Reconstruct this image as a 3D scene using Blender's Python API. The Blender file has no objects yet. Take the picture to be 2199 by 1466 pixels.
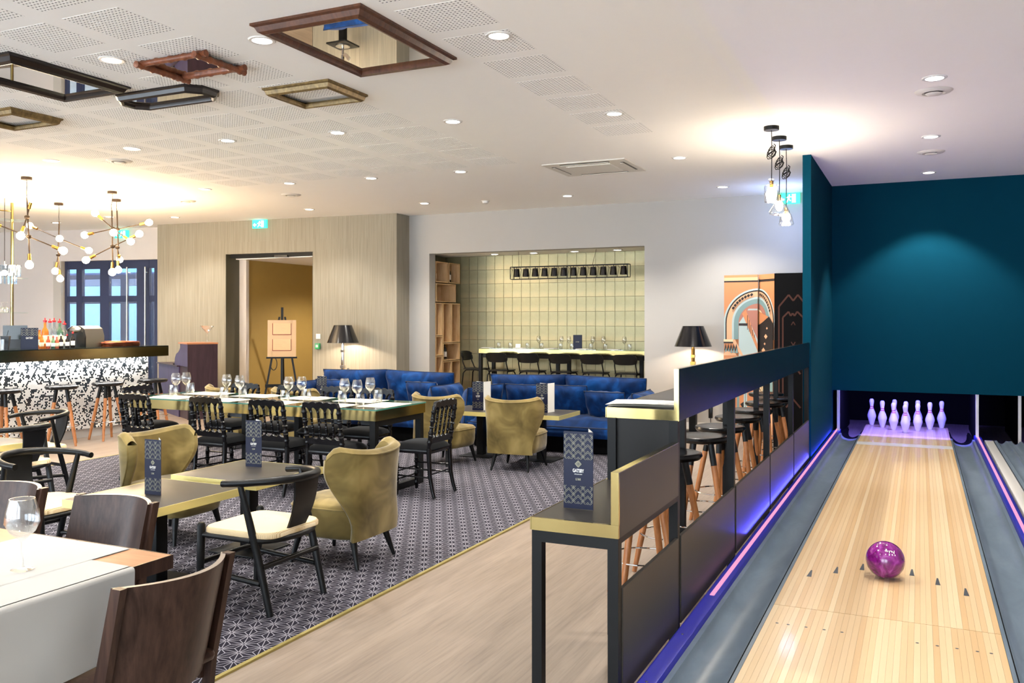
import bpy, math, random
from mathutils import Matrix, Vector
R = math.radians
PI = math.pi
SC = bpy.context.scene
COL = SC.collection
rnd = random.Random(7)

# ------------------------------------------------------------------ camera, sky, exposure
EYE = 1.62                       # eye height above the floor
YAW = 25.05                      # camera turned to the left of the lane direction (+Y)
CEIL = 3.42
cam_d = bpy.data.cameras.new('camera')
cam = bpy.data.objects.new('camera', cam_d)
COL.objects.link(cam)
cam.location = (0, 0, EYE)
cam.rotation_euler = (R(90), 0, R(YAW))
cam_d.sensor_width = 36
cam_d.lens = 36 * 1873 / 2199
cam_d.shift_y = -46 / 2199
cam_d.clip_start = 0.05
SC.camera = cam
SC.view_settings.view_transform = 'Standard'
SC.view_settings.look = 'None'
SC.view_settings.gamma = 1
SC.view_settings.use_curve_mapping = False
SC.view_settings.exposure = 1.3
SC.cycles.use_denoising = True
SC.cycles.max_bounces = 6
SC.cycles.diffuse_bounces = 3
SC.cycles.glossy_bounces = 3
SC.cycles.transparent_max_bounces = 14
SC.cycles.use_adaptive_sampling = True
SC.cycles.adaptive_threshold = 0.15
SC.cycles.caustics_reflective = True
SC.cycles.blur_glossy = 0.35
SC.cycles.caustics_refractive = False
SC.cycles.sample_clamp_indirect = 4
SC.cycles.use_light_tree = True
world = bpy.data.worlds.new('sky'); SC.world = world
world.use_nodes = True
bg = world.node_tree.nodes['Background']
bg.inputs[0].default_value = (0.78, 0.89, 1.0, 1)
bg.inputs[1].default_value = 4.1

DOWN_W = 84.0
WARM = (1.0, 0.86, 0.70)
NEUTRAL = (1.0, 0.945, 0.86)
def lamp(name, kind, loc, power, color=NEUTRAL, size=0.08, cone=None, aim=None, parent=None, blend=0.6):
    d = bpy.data.lights.new(name, kind); d.energy = power; d.color = color
    if kind == 'AREA':
        d.shape = 'RECTANGLE'; d.size, d.size_y = size
    else:
        d.shadow_soft_size = size
    if kind == 'SPOT':
        d.spot_size = R(cone); d.spot_blend = blend
    o = bpy.data.objects.new(name, d); COL.objects.link(o); o.location = loc
    if aim: o.rotation_euler = (Vector(aim) - Vector(loc)).to_track_quat('-Z', 'Y').to_euler()
    if parent:
        o.parent = parent; o.matrix_parent_inverse = parent.matrix_world.inverted()
    return o

# where a sight line meets a height / a depth (used to survey positions of things)
_s, _c = math.sin(R(YAW)), math.cos(R(YAW))
def ray(px):
    u = (px - 1099.5) / 1873; return (u * _c - _s, u * _s + _c)
def onz(px, py, z=0.0):
    t = (EYE - z) * 1873 / (py - 687); r = ray(px); return (r[0] * t, r[1] * t, z)
def ony(px, py, Y):
    r = ray(px); t = Y / r[1]; return (r[0] * t, Y, EYE - (py - 687) / 1873 * t)
def ont(px, py, t):
    r = ray(px); return (r[0] * t, r[1] * t, EYE - (py - 687) / 1873 * t)

# ------------------------------------------------------------------ materials
def lin(h):
    if isinstance(h, str):
        h = h.lstrip('#'); h = [int(h[i:i + 2], 16) / 255 for i in (0, 2, 4)]
    return tuple(c / 12.92 if c <= 0.04045 else ((c + 0.055) / 1.055) ** 2.4 for c in h) + (1,)
class NT:
    def __init__(s, m):
        s.m = m; s.t = m.node_tree; s.b = s.t.nodes['Principled BSDF']; s.out = s.t.nodes['Material Output']
    def n(s, ty, **kw):
        nd = s.t.nodes.new('ShaderNode' + ty)
        for k, v in kw.items():
            if k.startswith('i_'): s.set(nd.inputs[int(k[2:])], v)
            elif k.startswith('n_'): s.set(nd.inputs[k[2:].replace('_', ' ')], v)
            else: setattr(nd, k, v)
        return nd
    def set(s, sock, v):
        if hasattr(v, 'is_output') or isinstance(v, bpy.types.NodeSocket): s.t.links.new(v, sock)
        else: sock.default_value = v
    def math(s, op, a, b=0.0, c=0.0):
        nd = s.n('Math', operation=op); s.set(nd.inputs[0], a); s.set(nd.inputs[1], b); s.set(nd.inputs[2], c); return nd.outputs[0]
    def mix(s, fac, a, b):
        nd = s.n('Mix', data_type='RGBA'); s.set(nd.inputs[0], fac); s.set(nd.inputs[6], a); s.set(nd.inputs[7], b); return nd.outputs[2]
    def coords(s, which='Object', scale=(1, 1, 1), rot=(0, 0, 0)):
        tc = s.n('TexCoord'); mp = s.n('Mapping'); mp.inputs['Scale'].default_value = scale; mp.inputs['Rotation'].default_value = rot
        s.t.links.new(tc.outputs[which], mp.inputs[0]); return mp.outputs[0]
    def noise(s, vec, scale=5, detail=4, rough=0.5, dist=0.0):
        nd = s.n('TexNoise'); s.set(nd.inputs['Vector'], vec); nd.inputs['Scale'].default_value = scale; nd.inputs['Detail'].default_value = detail
        nd.inputs['Roughness'].default_value = rough; nd.inputs['Distortion'].default_value = dist; return nd.outputs[0]
    def ramp(s, fac, stops):
        nd = s.n('ValToRGB'); s.set(nd.inputs[0], fac); e = nd.color_ramp.elements
        while len(e) < len(stops): e.new(0.5)
        for k, (p, c) in enumerate(stops): e[k].position = p; e[k].color = c
        return nd.outputs[0]
    def bump(s, h, strength=0.3, dist=0.01):
        nd = s.n('Bump'); nd.inputs['Strength'].default_value = strength; nd.inputs['Distance'].default_value = dist
        s.set(nd.inputs['Height'], h); s.t.links.new(nd.outputs[0], s.b.inputs['Normal'])
    def col(s, v): s.set(s.b.inputs['Base Color'], v)
MATS = {}
def mat(name, color=(0.8, 0.8, 0.8, 1), rough=0.5, metal=0.0, spec=0.5, sheen=0.0, coat=0.0, emit=None, estr=0.0, fn=None, aniso=0):
    if name in MATS: return MATS[name]
    m = bpy.data.materials.new(name); m.use_nodes = True
    t = NT(m); b = t.b
    if isinstance(color, str): color = lin(color)
    b.inputs['Base Color'].default_value = color; b.inputs['Roughness'].default_value = rough
    b.inputs['Metallic'].default_value = metal; b.inputs['Specular IOR Level'].default_value = spec
    b.inputs['Sheen Weight'].default_value = sheen; b.inputs['Sheen Roughness'].default_value = 0.35
    b.inputs['Coat Weight'].default_value = coat; b.inputs['Coat Roughness'].default_value = 0.08
    if emit is not None:
        b.inputs['Emission Color'].default_value = lin(emit) if isinstance(emit, str) else emit
        b.inputs['Emission Strength'].default_value = estr
    if fn: fn(t)
    MATS[name] = m
    return m

def f_floor(t):
    v = t.coords('Object', (9, 0.8, 1))
    n = t.noise(v, 1.0, 8, 0.62, 0.8)
    v2 = t.coords('Object', (60, 2.5, 1)); n2 = t.noise(v2, 1.0, 5, 0.6, 0.3)
    v3 = t.coords('Object', (3.2, 0.7, 1)); n3 = t.noise(v3, 1.0, 3, 0.5)
    a = t.ramp(n, [(0.30, lin('#54483e')), (0.52, lin('#716357')), (0.72, lin('#827568'))])
    b = t.ramp(n2, [(0.33, lin('#5e4e40')), (0.55, lin('#95826f'))])
    c = t.mix(0.33, a, b)
    d = t.mix(t.math('MULTIPLY', n3, 0.35), c, lin('#a3958a'))
    t.col(d); t.bump(n2, 0.08, 0.002)
def f_carpet(t):
    tc = t.n('TexCoord'); sp = t.n('SeparateXYZ'); t.t.links.new(tc.outputs['Object'], sp.inputs[0])
    x, y = sp.outputs[0], sp.outputs[1]
    h = 0.112 * 0.866
    a1 = t.math('MULTIPLY', y, 1 / h)
    xx = t.math('MULTIPLY', x, 0.866 / h); yy = t.math('MULTIPLY', y, 0.5 / h)
    a2 = t.math('SUBTRACT', xx, yy)
    a3 = t.math('SUBTRACT', t.math('MULTIPLY', xx, -1.0), yy)
    f = [t.math('FRACT', t.math('ADD', a, 64.0)) for a in (a1, a2, a3)]
    sm = t.math('ADD', t.math('ADD', f[0], f[1]), f[2])
    down = t.math('GREATER_THAN', sm, 1.5)
    b = []
    for q in f:   # q or 1-q
        b.append(t.math('ABSOLUTE', t.math('SUBTRACT', q, down)))
    mn = t.math('MINIMUM', t.math('MINIMUM', b[0], b[1]), b[2])
    mx = t.math('MAXIMUM', t.math('MAXIMUM', b[0], b[1]), b[2])
    md = t.math('SUBTRACT', t.math('SUBTRACT', 1.0, mn), mx)
    e1 = t.math('LESS_THAN', mn, 0.024)
    e2 = t.math('LESS_THAN', t.math('SUBTRACT', md, mn), 0.042)
    hub = t.math('GREATER_THAN', mx, 0.93)
    line = t.math('MULTIPLY', t.math('MAXIMUM', e1, e2), t.math('SUBTRACT', 1.0, hub))
    nz = t.noise(t.coords('Object', (1, 1, 1)), 260, 2, 0.6)
    dark = t.ramp(nz, [(0.3, lin('#15141c')), (0.7, lin('#2a2832'))])
    light = t.ramp(nz, [(0.3, lin('#75737c')), (0.7, lin('#9d9aa3'))])
    t.col(t.mix(line, dark, light)); t.bump(nz, 0.4, 0.004)
def f_wallpaper(t):
    v = t.coords('Object', (55, 55, 1.2)); n = t.noise(v, 1.0, 4, 0.6)
    t.col(t.ramp(n, [(0.3, lin('#867f70')), (0.7, lin('#9e9787'))])); t.bump(n, 0.06, 0.002)
def f_velvet(c1, c2, c3, sc=3.2):
    def fn(t):
        v = t.coords('Object', (1, 1, 1))
        n = t.noise(v, sc, 3, 0.55, 0.7); n2 = t.noise(v, 420, 2, 0.5)
        t.col(t.ramp(n, [(0.30, lin(c1)), (0.52, lin(c2)), (0.74, lin(c3))])); t.bump(n2, 0.12, 0.001)
    return fn
def f_wood(c1, c2, scale=(14, 14, 1.1), dist=1.2):
    def fn(t):
        n = t.noise(t.coords('Object', scale), 1.6, 6, 0.6, dist)
        n2 = t.noise(t.coords('Object', tuple(q * 6 for q in scale)), 1.3, 4, 0.6)
        c = t.ramp(n, [(0.32, lin(c1)), (0.68, lin(c2))])
        t.col(t.mix(0.25, c, t.ramp(n2, [(0.35, lin(c1)), (0.65, lin(c2))])))
        t.bump(n2, 0.05, 0.001)
    return fn
def f_cord(t):
    v = t.coords('Object', (1, 1, 1)); w = t.n('TexWave', wave_type='BANDS', bands_direction='Y'); t.set(w.inputs[0], v)
    w.inputs['Scale'].default_value = 60; w.inputs['Distortion'].default_value = 0.6; w.inputs['Detail'].default_value = 1
    n = t.noise(v, 30, 3, 0.6)
    c = t.ramp(w.outputs[1], [(0.0, lin('#c4a676')), (0.5, lin('#e3cda4')), (1, lin('#f0e0bd'))])
    t.col(t.mix(t.math('MULTIPLY', n, 0.4), c, lin('#d8bd90'))); t.bump(w.outputs[1], 0.35, 0.003)
def f_metal_tile(t):
    v = t.coords('Object', (1, 1, 1)); n = t.noise(v, 2.2, 3, 0.5, 0.5); n2 = t.noise(v, 40, 4, 0.6, 1.0)
    a = t.ramp(n, [(0.3, lin('#8f8a69')), (0.5, lin('#a19a78')), (0.75, lin('#b5a47e'))])
    k = t.ramp(n2, [(0.60, (0, 0, 0, 1)), (0.72, (1, 1, 1, 1))])
    t.col(t.mix(t.math('MULTIPLY', k, 0.35), a, lin('#cfc7a6')))
    t.set(t.b.inputs['Roughness'], t.math('ADD', t.math('MULTIPLY', n2, 0.25), 0.30)); t.bump(n2, 0.05, 0.001)
def f_maple(t):
    oi = t.n('ObjectInfo'); v = t.coords('Object', (30, 1.2, 1)); n = t.noise(v, 1.5, 5, 0.6, 0.5)
    base = t.ramp(oi.outputs['Random'], [(0.0, lin('#d3b081')), (0.35, lin('#dcbd91')), (0.65, lin('#e1c59b')), (1.0, lin('#e6cfa8'))])
    t.col(t.mix(t.math('MULTIPLY', n, 0.22), base, lin('#c79f6c')))
def f_ball(t):
    v = t.coords('Object', (1, 1, 1)); n = t.noise(v, 9, 4, 0.55, 2.2)
    t.col(t.ramp(n, [(0.30, lin('#4a0d40')), (0.5, lin('#7d1776')), (0.72, lin('#a94aa6'))]))
def f_gutter(t):
    v = t.coords('Object', (1, 0.3, 1)); n = t.noise(v, 5, 5, 0.6, 1.0)
    t.col(t.ramp(n, [(0.3, lin('#66737f')), (0.7, lin('#7b8996'))]))
def f_glass(tint, base=0.05, top=0.8):
    def fn(t):
        tr = t.n('BsdfTransparent'); tr.inputs[0].default_value = tint
        gl = t.n('BsdfGlossy'); gl.inputs['Roughness'].default_value = 0.02; gl.inputs[0].default_value = (1, 1, 1, 1)
        lw = t.n('LayerWeight'); lw.inputs[0].default_value = 0.35
        mr = t.n('MapRange'); t.t.links.new(lw.outputs['Facing'], mr.inputs[0]); mr.inputs[3].default_value = base; mr.inputs[4].default_value = top
        mx = t.n('MixShader'); t.t.links.new(mr.outputs[0], mx.inputs[0]); t.t.links.new(tr.outputs[0], mx.inputs[1]); t.t.links.new(gl.outputs[0], mx.inputs[2])
        t.t.links.new(mx.outputs[0], t.out.inputs[0])
    return fn
def f_plaster(c, amt=0.03):
    def fn(t):
        n = t.noise(t.coords('Object'), 6, 4, 0.6); a = lin(c)
        b = tuple(q * (1 - amt) for q in a[:3]) + (1,)
        t.col(t.mix(n, a, b))
    return fn

mat('floor_wood', rough=0.42, fn=f_floor)
mat('carpet', rough=0.95, spec=0.1, fn=f_carpet)
mat('ceiling', rough=0.9, fn=f_plaster('#fbf8f2', 0.02))
mat('fleece', '#4a4742', rough=0.95)
mat('wall_white', rough=0.85, fn=f_plaster('#b4b0aa'))
mat('wall_grey', rough=0.85, fn=f_plaster('#cfc9c6'))
mat('wallpaper', rough=0.8, fn=f_wallpaper)
mat('teal', rough=0.85, spec=0.05, fn=f_plaster('#043a4d', 0.1))
mat('olive', rough=0.6, fn=f_plaster('#a58a4b', 0.1))
mat('jamb', '#4d4a3a', rough=0.5)
mat('bronze', '#3a2c20', rough=0.4, metal=0.5)
mat('gold_tile', rough=0.4, metal=0.7, fn=f_metal_tile)
mat('grout', '#7d7555', rough=0.8)
mat('khaki', rough=0.75, spec=0.2, sheen=0.35, fn=f_velvet('#4d4120', '#77663a', '#a08c58'))
mat('navy', rough=0.75, spec=0.12, sheen=0.15, fn=f_velvet('#031a3d', '#052a5a', '#0c4482', 4.5))
mat('piping', '#0a1c3a', rough=0.7)
mat('lacquer', '#08080a', rough=0.24, spec=0.35)
mat('black_velvet', '#0c0d0f', rough=0.9, spec=0.1, sheen=0.12)
mat('black_wood', '#0c0d0e', rough=0.36, spec=0.3)
mat('black_metal', '#0f0f0f', rough=0.45, spec=0.2)
mat('board_reflect_dark', '#0d141b', rough=0.28, spec=0.35)  # upper board: reflection of the dark teal wall put into its base colour
mat('trim_brass', '#a89a5e', rough=0.4, metal=0.7)
mat('charcoal', '#1f1d1b', rough=0.45, spec=0.2)
mat('panel_grey', '#37332e', rough=0.36, spec=0.2)
mat('table_dark', '#332f2b', rough=0.34, spec=0.35)
mat('brass', '#ab9864', rough=0.13, metal=1.0)
mat('brass_satin', '#e2d690', rough=0.42, metal=0.55)
mat('gold', '#c79a4e', rough=0.25, metal=1.0)
mat('chrome', '#d8d8da', rough=0.06, metal=1.0)
mat('steel', '#b6b2ac', rough=0.28, metal=1.0)
mat('mirror', '#e4e6e4', rough=0.01, metal=1.0)
mat('copper', '#b4654a', rough=0.25, metal=1.0)
mat('cord_seat', rough=0.8, fn=f_cord)
mat('wenge', rough=0.35, spec=0.3, fn=f_wood('#211410', '#4a352c', (10, 10, 1.0), 1.6))
mat('wenge_edge', '#8d8076', rough=0.3)
mat('tabletop_brown', rough=0.35, fn=f_wood('#a8744e', '#c2906a', (1.5, 16, 8), 0.8))
mat('linen', '#b3b0aa', rough=0.9, sheen=0.2)
mat('paper', '#efece4', rough=0.85)
mat('placemat', '#e8ddc2', rough=0.85)
mat('print_grey', '#cfd1d4', rough=0.9)
mat('oak', rough=0.55, fn=f_wood('#c69a66', '#e6c596', (9, 9, 1.2), 1.0))
mat('leg_wood', rough=0.4, fn=f_wood('#8a5128', '#bb7c49', (22, 22, 2), 0.6))
mat('frame_brown', rough=0.3, fn=f_wood('#3a2015', '#6b4129', (12, 12, 4), 0.8))
mat('frame_dark', '#1d1512', rough=0.25)
mat('frame_gold', rough=0.35, metal=0.35, fn=f_wood('#5a4727', '#93794a', (14, 14, 6), 0.8))
mat('bamboo', rough=0.4, fn=f_wood('#5d2f1b', '#8f5232', (10, 10, 10), 0.6))
mat('maple', rough=0.38, spec=0.4, coat=0.10, fn=f_maple)
mat('gutter', rough=0.3, spec=0.35, fn=f_gutter)
mat('blue_cap', '#23259c', rough=0.35)
mat('mark_grey', '#3f444a', rough=0.5)
mat('white_gloss', '#e9e6e0', rough=0.25)
mat('pin_white', '#f2efff', rough=0.2, coat=0.3)
mat('pin_red', '#d21f45', rough=0.3)
mat('ball', rough=0.12, coat=0.5, fn=f_ball)
mat('pit_black', '#020203', rough=0.8, spec=0.1)
mat('glass', fn=f_glass((0.97, 0.98, 0.985, 1)))
mat('pane', fn=f_glass((0.94, 0.975, 1.0, 1), 0.03, 0.5))
mat('glass_green', fn=f_glass((0.90, 0.97, 0.94, 1), 0.06, 0.6))
mat('glass_edge', '#3d7a6a', rough=0.1, coat=0.5)
mat('water', fn=f_glass((0.93, 0.95, 0.97, 1), 0.12, 0.8))
mat('navy_print', '#080d2a', rough=0.35, spec=0.25)
mat('print_line', '#a9a689', rough=0.4)
mat('print_white', '#f0eee6', rough=0.5)
mat('shade_black', '#0b0c12', rough=0.2, spec=0.6, coat=0.4)
mat('shade_inside', '#caa562', rough=0.4, metal=0.6)
mat('bulb', '#fff2dc', rough=0.4, emit=(1.0, 0.80, 0.52, 1), estr=16)
mat('led_white', '#ffffff', emit=(1.0, 0.96, 0.90, 1), estr=7)
mat('led_strip', '#ffffff', emit=(1.0, 0.99, 0.95, 1), estr=6)
mat('led_pink', '#3a2034', emit=(0.95, 0.36, 0.62, 1), estr=0.42)
mat('led_blue', '#2020ff', emit=(0.10, 0.10, 1.0, 1), estr=3)
mat('exit_green', '#1d8f66', emit=(0.03, 0.45, 0.28, 1), estr=1.2)
mat('exit_white', '#ffffff', emit=(0.75, 1.0, 0.95, 1), estr=2.2)
mat('frame_navy', '#2c3350', rough=0.35)
mat('desk_dark', rough=0.45, fn=f_wood('#20131a', '#3a2631', (10, 10, 1), 0.6))
mat('desk_bluelit', rough=0.45, fn=f_wood('#2c2540', '#453b63', (10, 10, 1), 0.6))  # desk wood with the blue light falling on it put into the colour
mat('desk_top', '#a36f4d', rough=0.4)
mat('bottle_glass', '#1c1512', rough=0.08, coat=0.5)
mat('bottle_amber', '#c4702c', rough=0.1, coat=0.5)
mat('bottle_rose', '#b3553f', rough=0.1, coat=0.5)
mat('bottle_clear', fn=f_glass((0.80, 0.88, 0.95, 1), 0.12, 0.8))
mat('bottle_green', fn=f_glass((0.45, 0.75, 0.58, 1), 0.12, 0.8))
mat('label_cream', '#eadfc4', rough=0.7)
mat('label_white', '#f4f2ee', rough=0.7)
mat('red_plastic', '#c3222a', rough=0.35)
mat('black_plastic', '#0f0f10', rough=0.35)
mat('tile_white', '#f3f2ee', rough=0.2)
mat('tile_black', '#1c242b', rough=0.2)
mat('plinth', '#b6b1ab', rough=0.5)
mat('screen_dark', '#101a17', rough=0.15)
mat('art_orange', '#d58b5c', rough=0.6); mat('art_peach', '#e8b389', rough=0.6); mat('art_cream', '#f2d9ae', rough=0.6)
mat('art_rose', '#b97b68', rough=0.6); mat('art_teal', '#7f9b9a', rough=0.6); mat('art_sky', '#b9cac8', rough=0.6)
mat('art_dark', '#241d1c', rough=0.6); mat('art_black', '#0a0809', rough=0.6, spec=0.1); mat('art_copper', '#5a3a31', rough=0.6, spec=0.1)
mat('board_wood', '#d9bb98', rough=0.7); mat('board_paper', '#e3c79f', rough=0.8); mat('print_red', '#8d2d24', rough=0.6)
mat('vent_white', '#dcd7cc', rough=0.6); mat('vent_dark', '#6b675e', rough=0.8)
mat('green_plastic', '#3fae6c', rough=0.4)
mat('asphalt', '#6f7f92', rough=0.9); mat('ext_daylight_blue', '#4c7691', rough=0.8); mat('ext_blue', '#14305f', rough=0.6)

# ------------------------------------------------------------------ mesh building
class MB:
    def __init__(s): s.v = []; s.f = []; s.mi = []
    def face(s, idx, m=0): s.f.append(tuple(idx)); s.mi.append(m)
    def poly(s, pts, m=0):
        b = len(s.v); s.v += [tuple(p) for p in pts]; s.face(range(b, b + len(pts)), m); return s
    def box(s, x0, x1, y0, y1, z0, z1, m=0):
        b = len(s.v)
        s.v += [(x0, y0, z0), (x1, y0, z0), (x1, y1, z0), (x0, y1, z0), (x0, y0, z1), (x1, y0, z1), (x1, y1, z1), (x0, y1, z1)]
        for q in ((0, 3, 2, 1), (4, 5, 6, 7), (0, 1, 5, 4), (1, 2, 6, 5), (2, 3, 7, 6), (3, 0, 4, 7)): s.face([b + i for i in q], m)
        return s
    def rbox(s, x0, x1, y0, y1, z0, z1, r=0.01, m=0, n=3):
        # box with rounded vertical corners and chamfered top and bottom rims
        def ring(i, z):
            out = []
            for cx, cy, a0 in ((x1 - r, y1 - r, 0), (x0 + r, y1 - r, 90), (x0 + r, y0 + r, 180), (x1 - r, y0 + r, 270)):
                for k in range(n + 1):
                    a = R(a0 + 90 * k / n); out.append((cx + (r - i) * math.cos(a), cy + (r - i) * math.sin(a), z))
            return out
        e = min(r * 0.7, (z1 - z0) * 0.45)
        s.loft([ring(e, z0), ring(e * 0.3, z0 + e * 0.3), ring(0, z0 + e), ring(0, z1 - e), ring(e * 0.3, z1 - e * 0.3), ring(e, z1)], m=m, caps=True); return s
    def loft(s, rings, m=0, caps=False, closed=True):
        b = len(s.v); n = len(rings[0])
        for r in rings: s.v += [tuple(p) for p in r]
        for i in range(len(rings) - 1):
            for j in range(n if closed else n - 1):
                k = (j + 1) % n; s.face((b + i * n + j, b + i * n + k, b + (i + 1) * n + k, b + (i + 1) * n + j), m)
        if caps:
            s.face([b + j for j in reversed(range(n))], m); s.face([b + (len(rings) - 1) * n + j for j in range(n)], m)
        return s
    def prism(s, poly, z0, z1, m=0):     # poly of (x, y), counter-clockwise
        return s.loft([[(x, y, z0) for x, y in poly], [(x, y, z1) for x, y in poly]], m, True)
    def tube(s, pts, r, n=8, m=0, caps=True, closed=False):
        pts = [Vector(p) for p in pts]; N = len(pts)
        if not hasattr(r, '__len__'): r = [r] * N
        rings = []; up = None
        for i, p in enumerate(pts):
            if closed: d = (pts[(i + 1) % N] - pts[i - 1])
            else: d = (pts[min(i + 1, N - 1)] - pts[max(i - 1, 0)])
            d.normalize()
            if up is None:
                up = Vector((0, 0, 1)) if abs(d.z) < 0.9 else Vector((1, 0, 0))
            up = (up - d * up.dot(d)).normalized(); sd = d.cross(up)
            rings.append([tuple(p + (up * math.cos(2 * PI * k / n) + sd * math.sin(2 * PI * k / n)) * r[i]) for k in range(n)])
        if closed: rings.append(rings[0])
        return s.loft([list(reversed(q)) for q in rings], m, caps and not closed)
    def lathe(s, prof, n=16, at=(0, 0, 0), m=0, axis=None):
        rings = [[(max(r, 1e-5) * math.cos(2 * PI * k / n), max(r, 1e-5) * math.sin(2 * PI * k / n), z) for k in range(n)] for r, z in prof]
        M = Matrix.Translation(at)
        if axis is not None: M = M @ Vector((0, 0, 1)).rotation_difference(Vector(axis)).to_matrix().to_4x4()
        rings = [[tuple(M @ Vector(p)) for p in q] for q in rings]
        return s.loft(rings, m, True)
    def ball(s, c, rx, ry=None, rz=None, n=12, k=8, m=0):
        ry = ry or rx; rz = rz or rx
        rings = [[(c[0] + rx * math.sin(PI * i / k) * math.cos(2 * PI * j / n), c[1] + ry * math.sin(PI * i / k) * math.sin(2 * PI * j / n), c[2] - rz * math.cos(PI * i / k)) for j in range(n)] for i in range(k + 1)]
        rings[0] = [(c[0] + 1e-5 * math.cos(2 * PI * j / n), c[1] + 1e-5 * math.sin(2 * PI * j / n), c[2] - rz) for j in range(n)]
        rings[-1] = [(c[0] + 1e-5 * math.cos(2 * PI * j / n), c[1] + 1e-5 * math.sin(2 * PI * j / n), c[2] + rz) for j in range(n)]
        return s.loft(rings, m, True)
    def grid(s, fn, nu, nv, m=0, flip=False):
        b = len(s.v)
        for j in range(nv + 1):
            for i in range(nu + 1): s.v.append(tuple(fn(i / nu, j / nv)))
        for j in range(nv):
            for i in range(nu):
                q = [b + j * (nu + 1) + i, b + j * (nu + 1) + i + 1, b + (j + 1) * (nu + 1) + i + 1, b + (j + 1) * (nu + 1) + i]
                s.face(q[::-1] if flip else q, m)
        return s
    def add(s, o, M=None, m=None):
        b = len(s.v); s.v += [tuple(M @ Vector(p)) for p in o.v] if M is not None else o.v
        for f, i in zip(o.f, o.mi): s.face([b + q for q in f], i if m is None else m)
        return s
    def xf(s, M): s.v = [tuple(M @ Vector(p)) for p in s.v]; return s
    def mesh(s, name, mats, smooth=True, ang=40):
        me = bpy.data.meshes.new(name); me.from_pydata(s.v, [], s.f)
        for q in (mats if isinstance(mats, (list, tuple)) else [mats]): me.materials.append(MATS[q])
        me.polygons.foreach_set('material_index', s.mi)
        if smooth:
            me.polygons.foreach_set('use_smooth', [True] * len(s.f)); me.set_sharp_from_angle(angle=R(ang))
        me.update(); return me
def T(x, y, z): return Matrix.Translation((x, y, z))
def RZ(a): return Matrix.Rotation(R(a), 4, 'Z')
def RX(a): return Matrix.Rotation(R(a), 4, 'X')
def RY(a): return Matrix.Rotation(R(a), 4, 'Y')
def textmb(s, size, m=0, bold=0.0):
    cu = bpy.data.curves.new('letters', 'FONT'); cu.body = s; cu.size = size; cu.align_x = 'CENTER'; cu.align_y = 'CENTER'; cu.offset = bold; cu.resolution_u = 3
    o = bpy.data.objects.new('letters', cu); COL.objects.link(o)
    dg = bpy.context.evaluated_depsgraph_get(); me = bpy.data.meshes.new_from_object(o.evaluated_get(dg))
    mb = MB(); mb.v = [tuple(v.co) for v in me.vertices]
    for p in me.polygons: mb.face(p.vertices, m)
    bpy.data.objects.remove(o); bpy.data.curves.remove(cu); bpy.data.meshes.remove(me)
    return mb

class Kit:
    def __init__(s): s.p = []
    def part(s, name, mb, mats, smooth=True, sub=None, ang=40, label=None, kind=None):
        s.p.append([name, mb if isinstance(mb, bpy.types.Mesh) else mb.mesh(name, mats, smooth, ang), sub, label, kind, None]); return len(s.p) - 1
    def again(s, i, M, sub=None):          # the same mesh once more at another place
        q = s.p[i]; s.p.append([q[0], q[1], sub, q[3], q[4], M]); return len(s.p) - 1
def tag(o, label, cat, group=None, kind=None):
    if label: o['label'] = label
    if cat: o['category'] = cat
    if group: o['group'] = group
    if kind: o['kind'] = kind
    return o
def inst(kit, name, label, cat, loc=(0, 0, 0), rz=0.0, group=None, kind=None):
    if len(kit.p) == 1:
        o = bpy.data.objects.new(name, kit.p[0][1]); COL.objects.link(o)
        o.location = loc; o.rotation_euler = (0, 0, R(rz)); return tag(o, label, cat, group, kind)
    root = bpy.data.objects.new(name, None); COL.objects.link(root)
    root.location = loc; root.rotation_euler = (0, 0, R(rz)); root.empty_display_size = 0.1
    tag(root, label, cat, group, kind); made = []
    for nm, me, sub, lb, kd, M in kit.p:
        o = bpy.data.objects.new(nm, me); COL.objects.link(o); o.parent = root if sub is None else made[sub]
        if M is not None: o.matrix_basis = M
        if lb: o['label'] = lb
        if kd: o['kind'] = kd
        made.append(o)
    return root
def solo(name, label, cat, mb, mats, group=None, smooth=True, kind=None, ang=40):
    """a thing that is one mesh modelled in place; its origin goes to the middle of its underside"""
    x = [p[0] for p in mb.v]; y = [p[1] for p in mb.v]; z = [p[2] for p in mb.v]
    c = ((min(x) + max(x)) / 2, (min(y) + max(y)) / 2, min(z)); mb.xf(T(-c[0], -c[1], -c[2]))
    o = bpy.data.objects.new(name, mb.mesh(name, mats, smooth, ang)); COL.objects.link(o); o.location = c
    return tag(o, label, cat, group, kind)
def struct(name, mb, mats, parent=None, smooth=False, label=None):
    o = bpy.data.objects.new(name, mb.mesh(name, mats, smooth)); COL.objects.link(o)
    if parent: o.parent = parent
    else: o['kind'] = 'structure'
    if label: o['label'] = label
    return o
ORD = ['first', 'second', 'third', 'fourth', 'fifth', 'sixth', 'seventh', 'eighth', 'ninth', 'tenth', 'eleventh', 'twelfth']

# ------------------------------------------------------------------ the room
floor = struct('floor', MB().box(-19, 3, -4, 17, -0.12, 0), 'floor_wood')
solo('carpet', 'dark violet carpet with pale starburst line pattern under the lounge tables', 'carpet', MB().box(-8.7, -2.885, 0.2, 11.0, 0.0, 0.008), 'carpet', smooth=False)
t1 = MB().box(-2.885, -2.862, 0.2, 11.0, 0, 0.011)
struct('trim_1', t1, 'trim_brass')
struct('trim_2', MB().box(-8.72, -8.7, 0.2, 11.0, 0, 0.011), 'trim_brass')
ceiling = struct('ceiling', MB().box(-19, 3, -4, 13.0, CEIL, CEIL + 0.1), 'ceiling')
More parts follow.
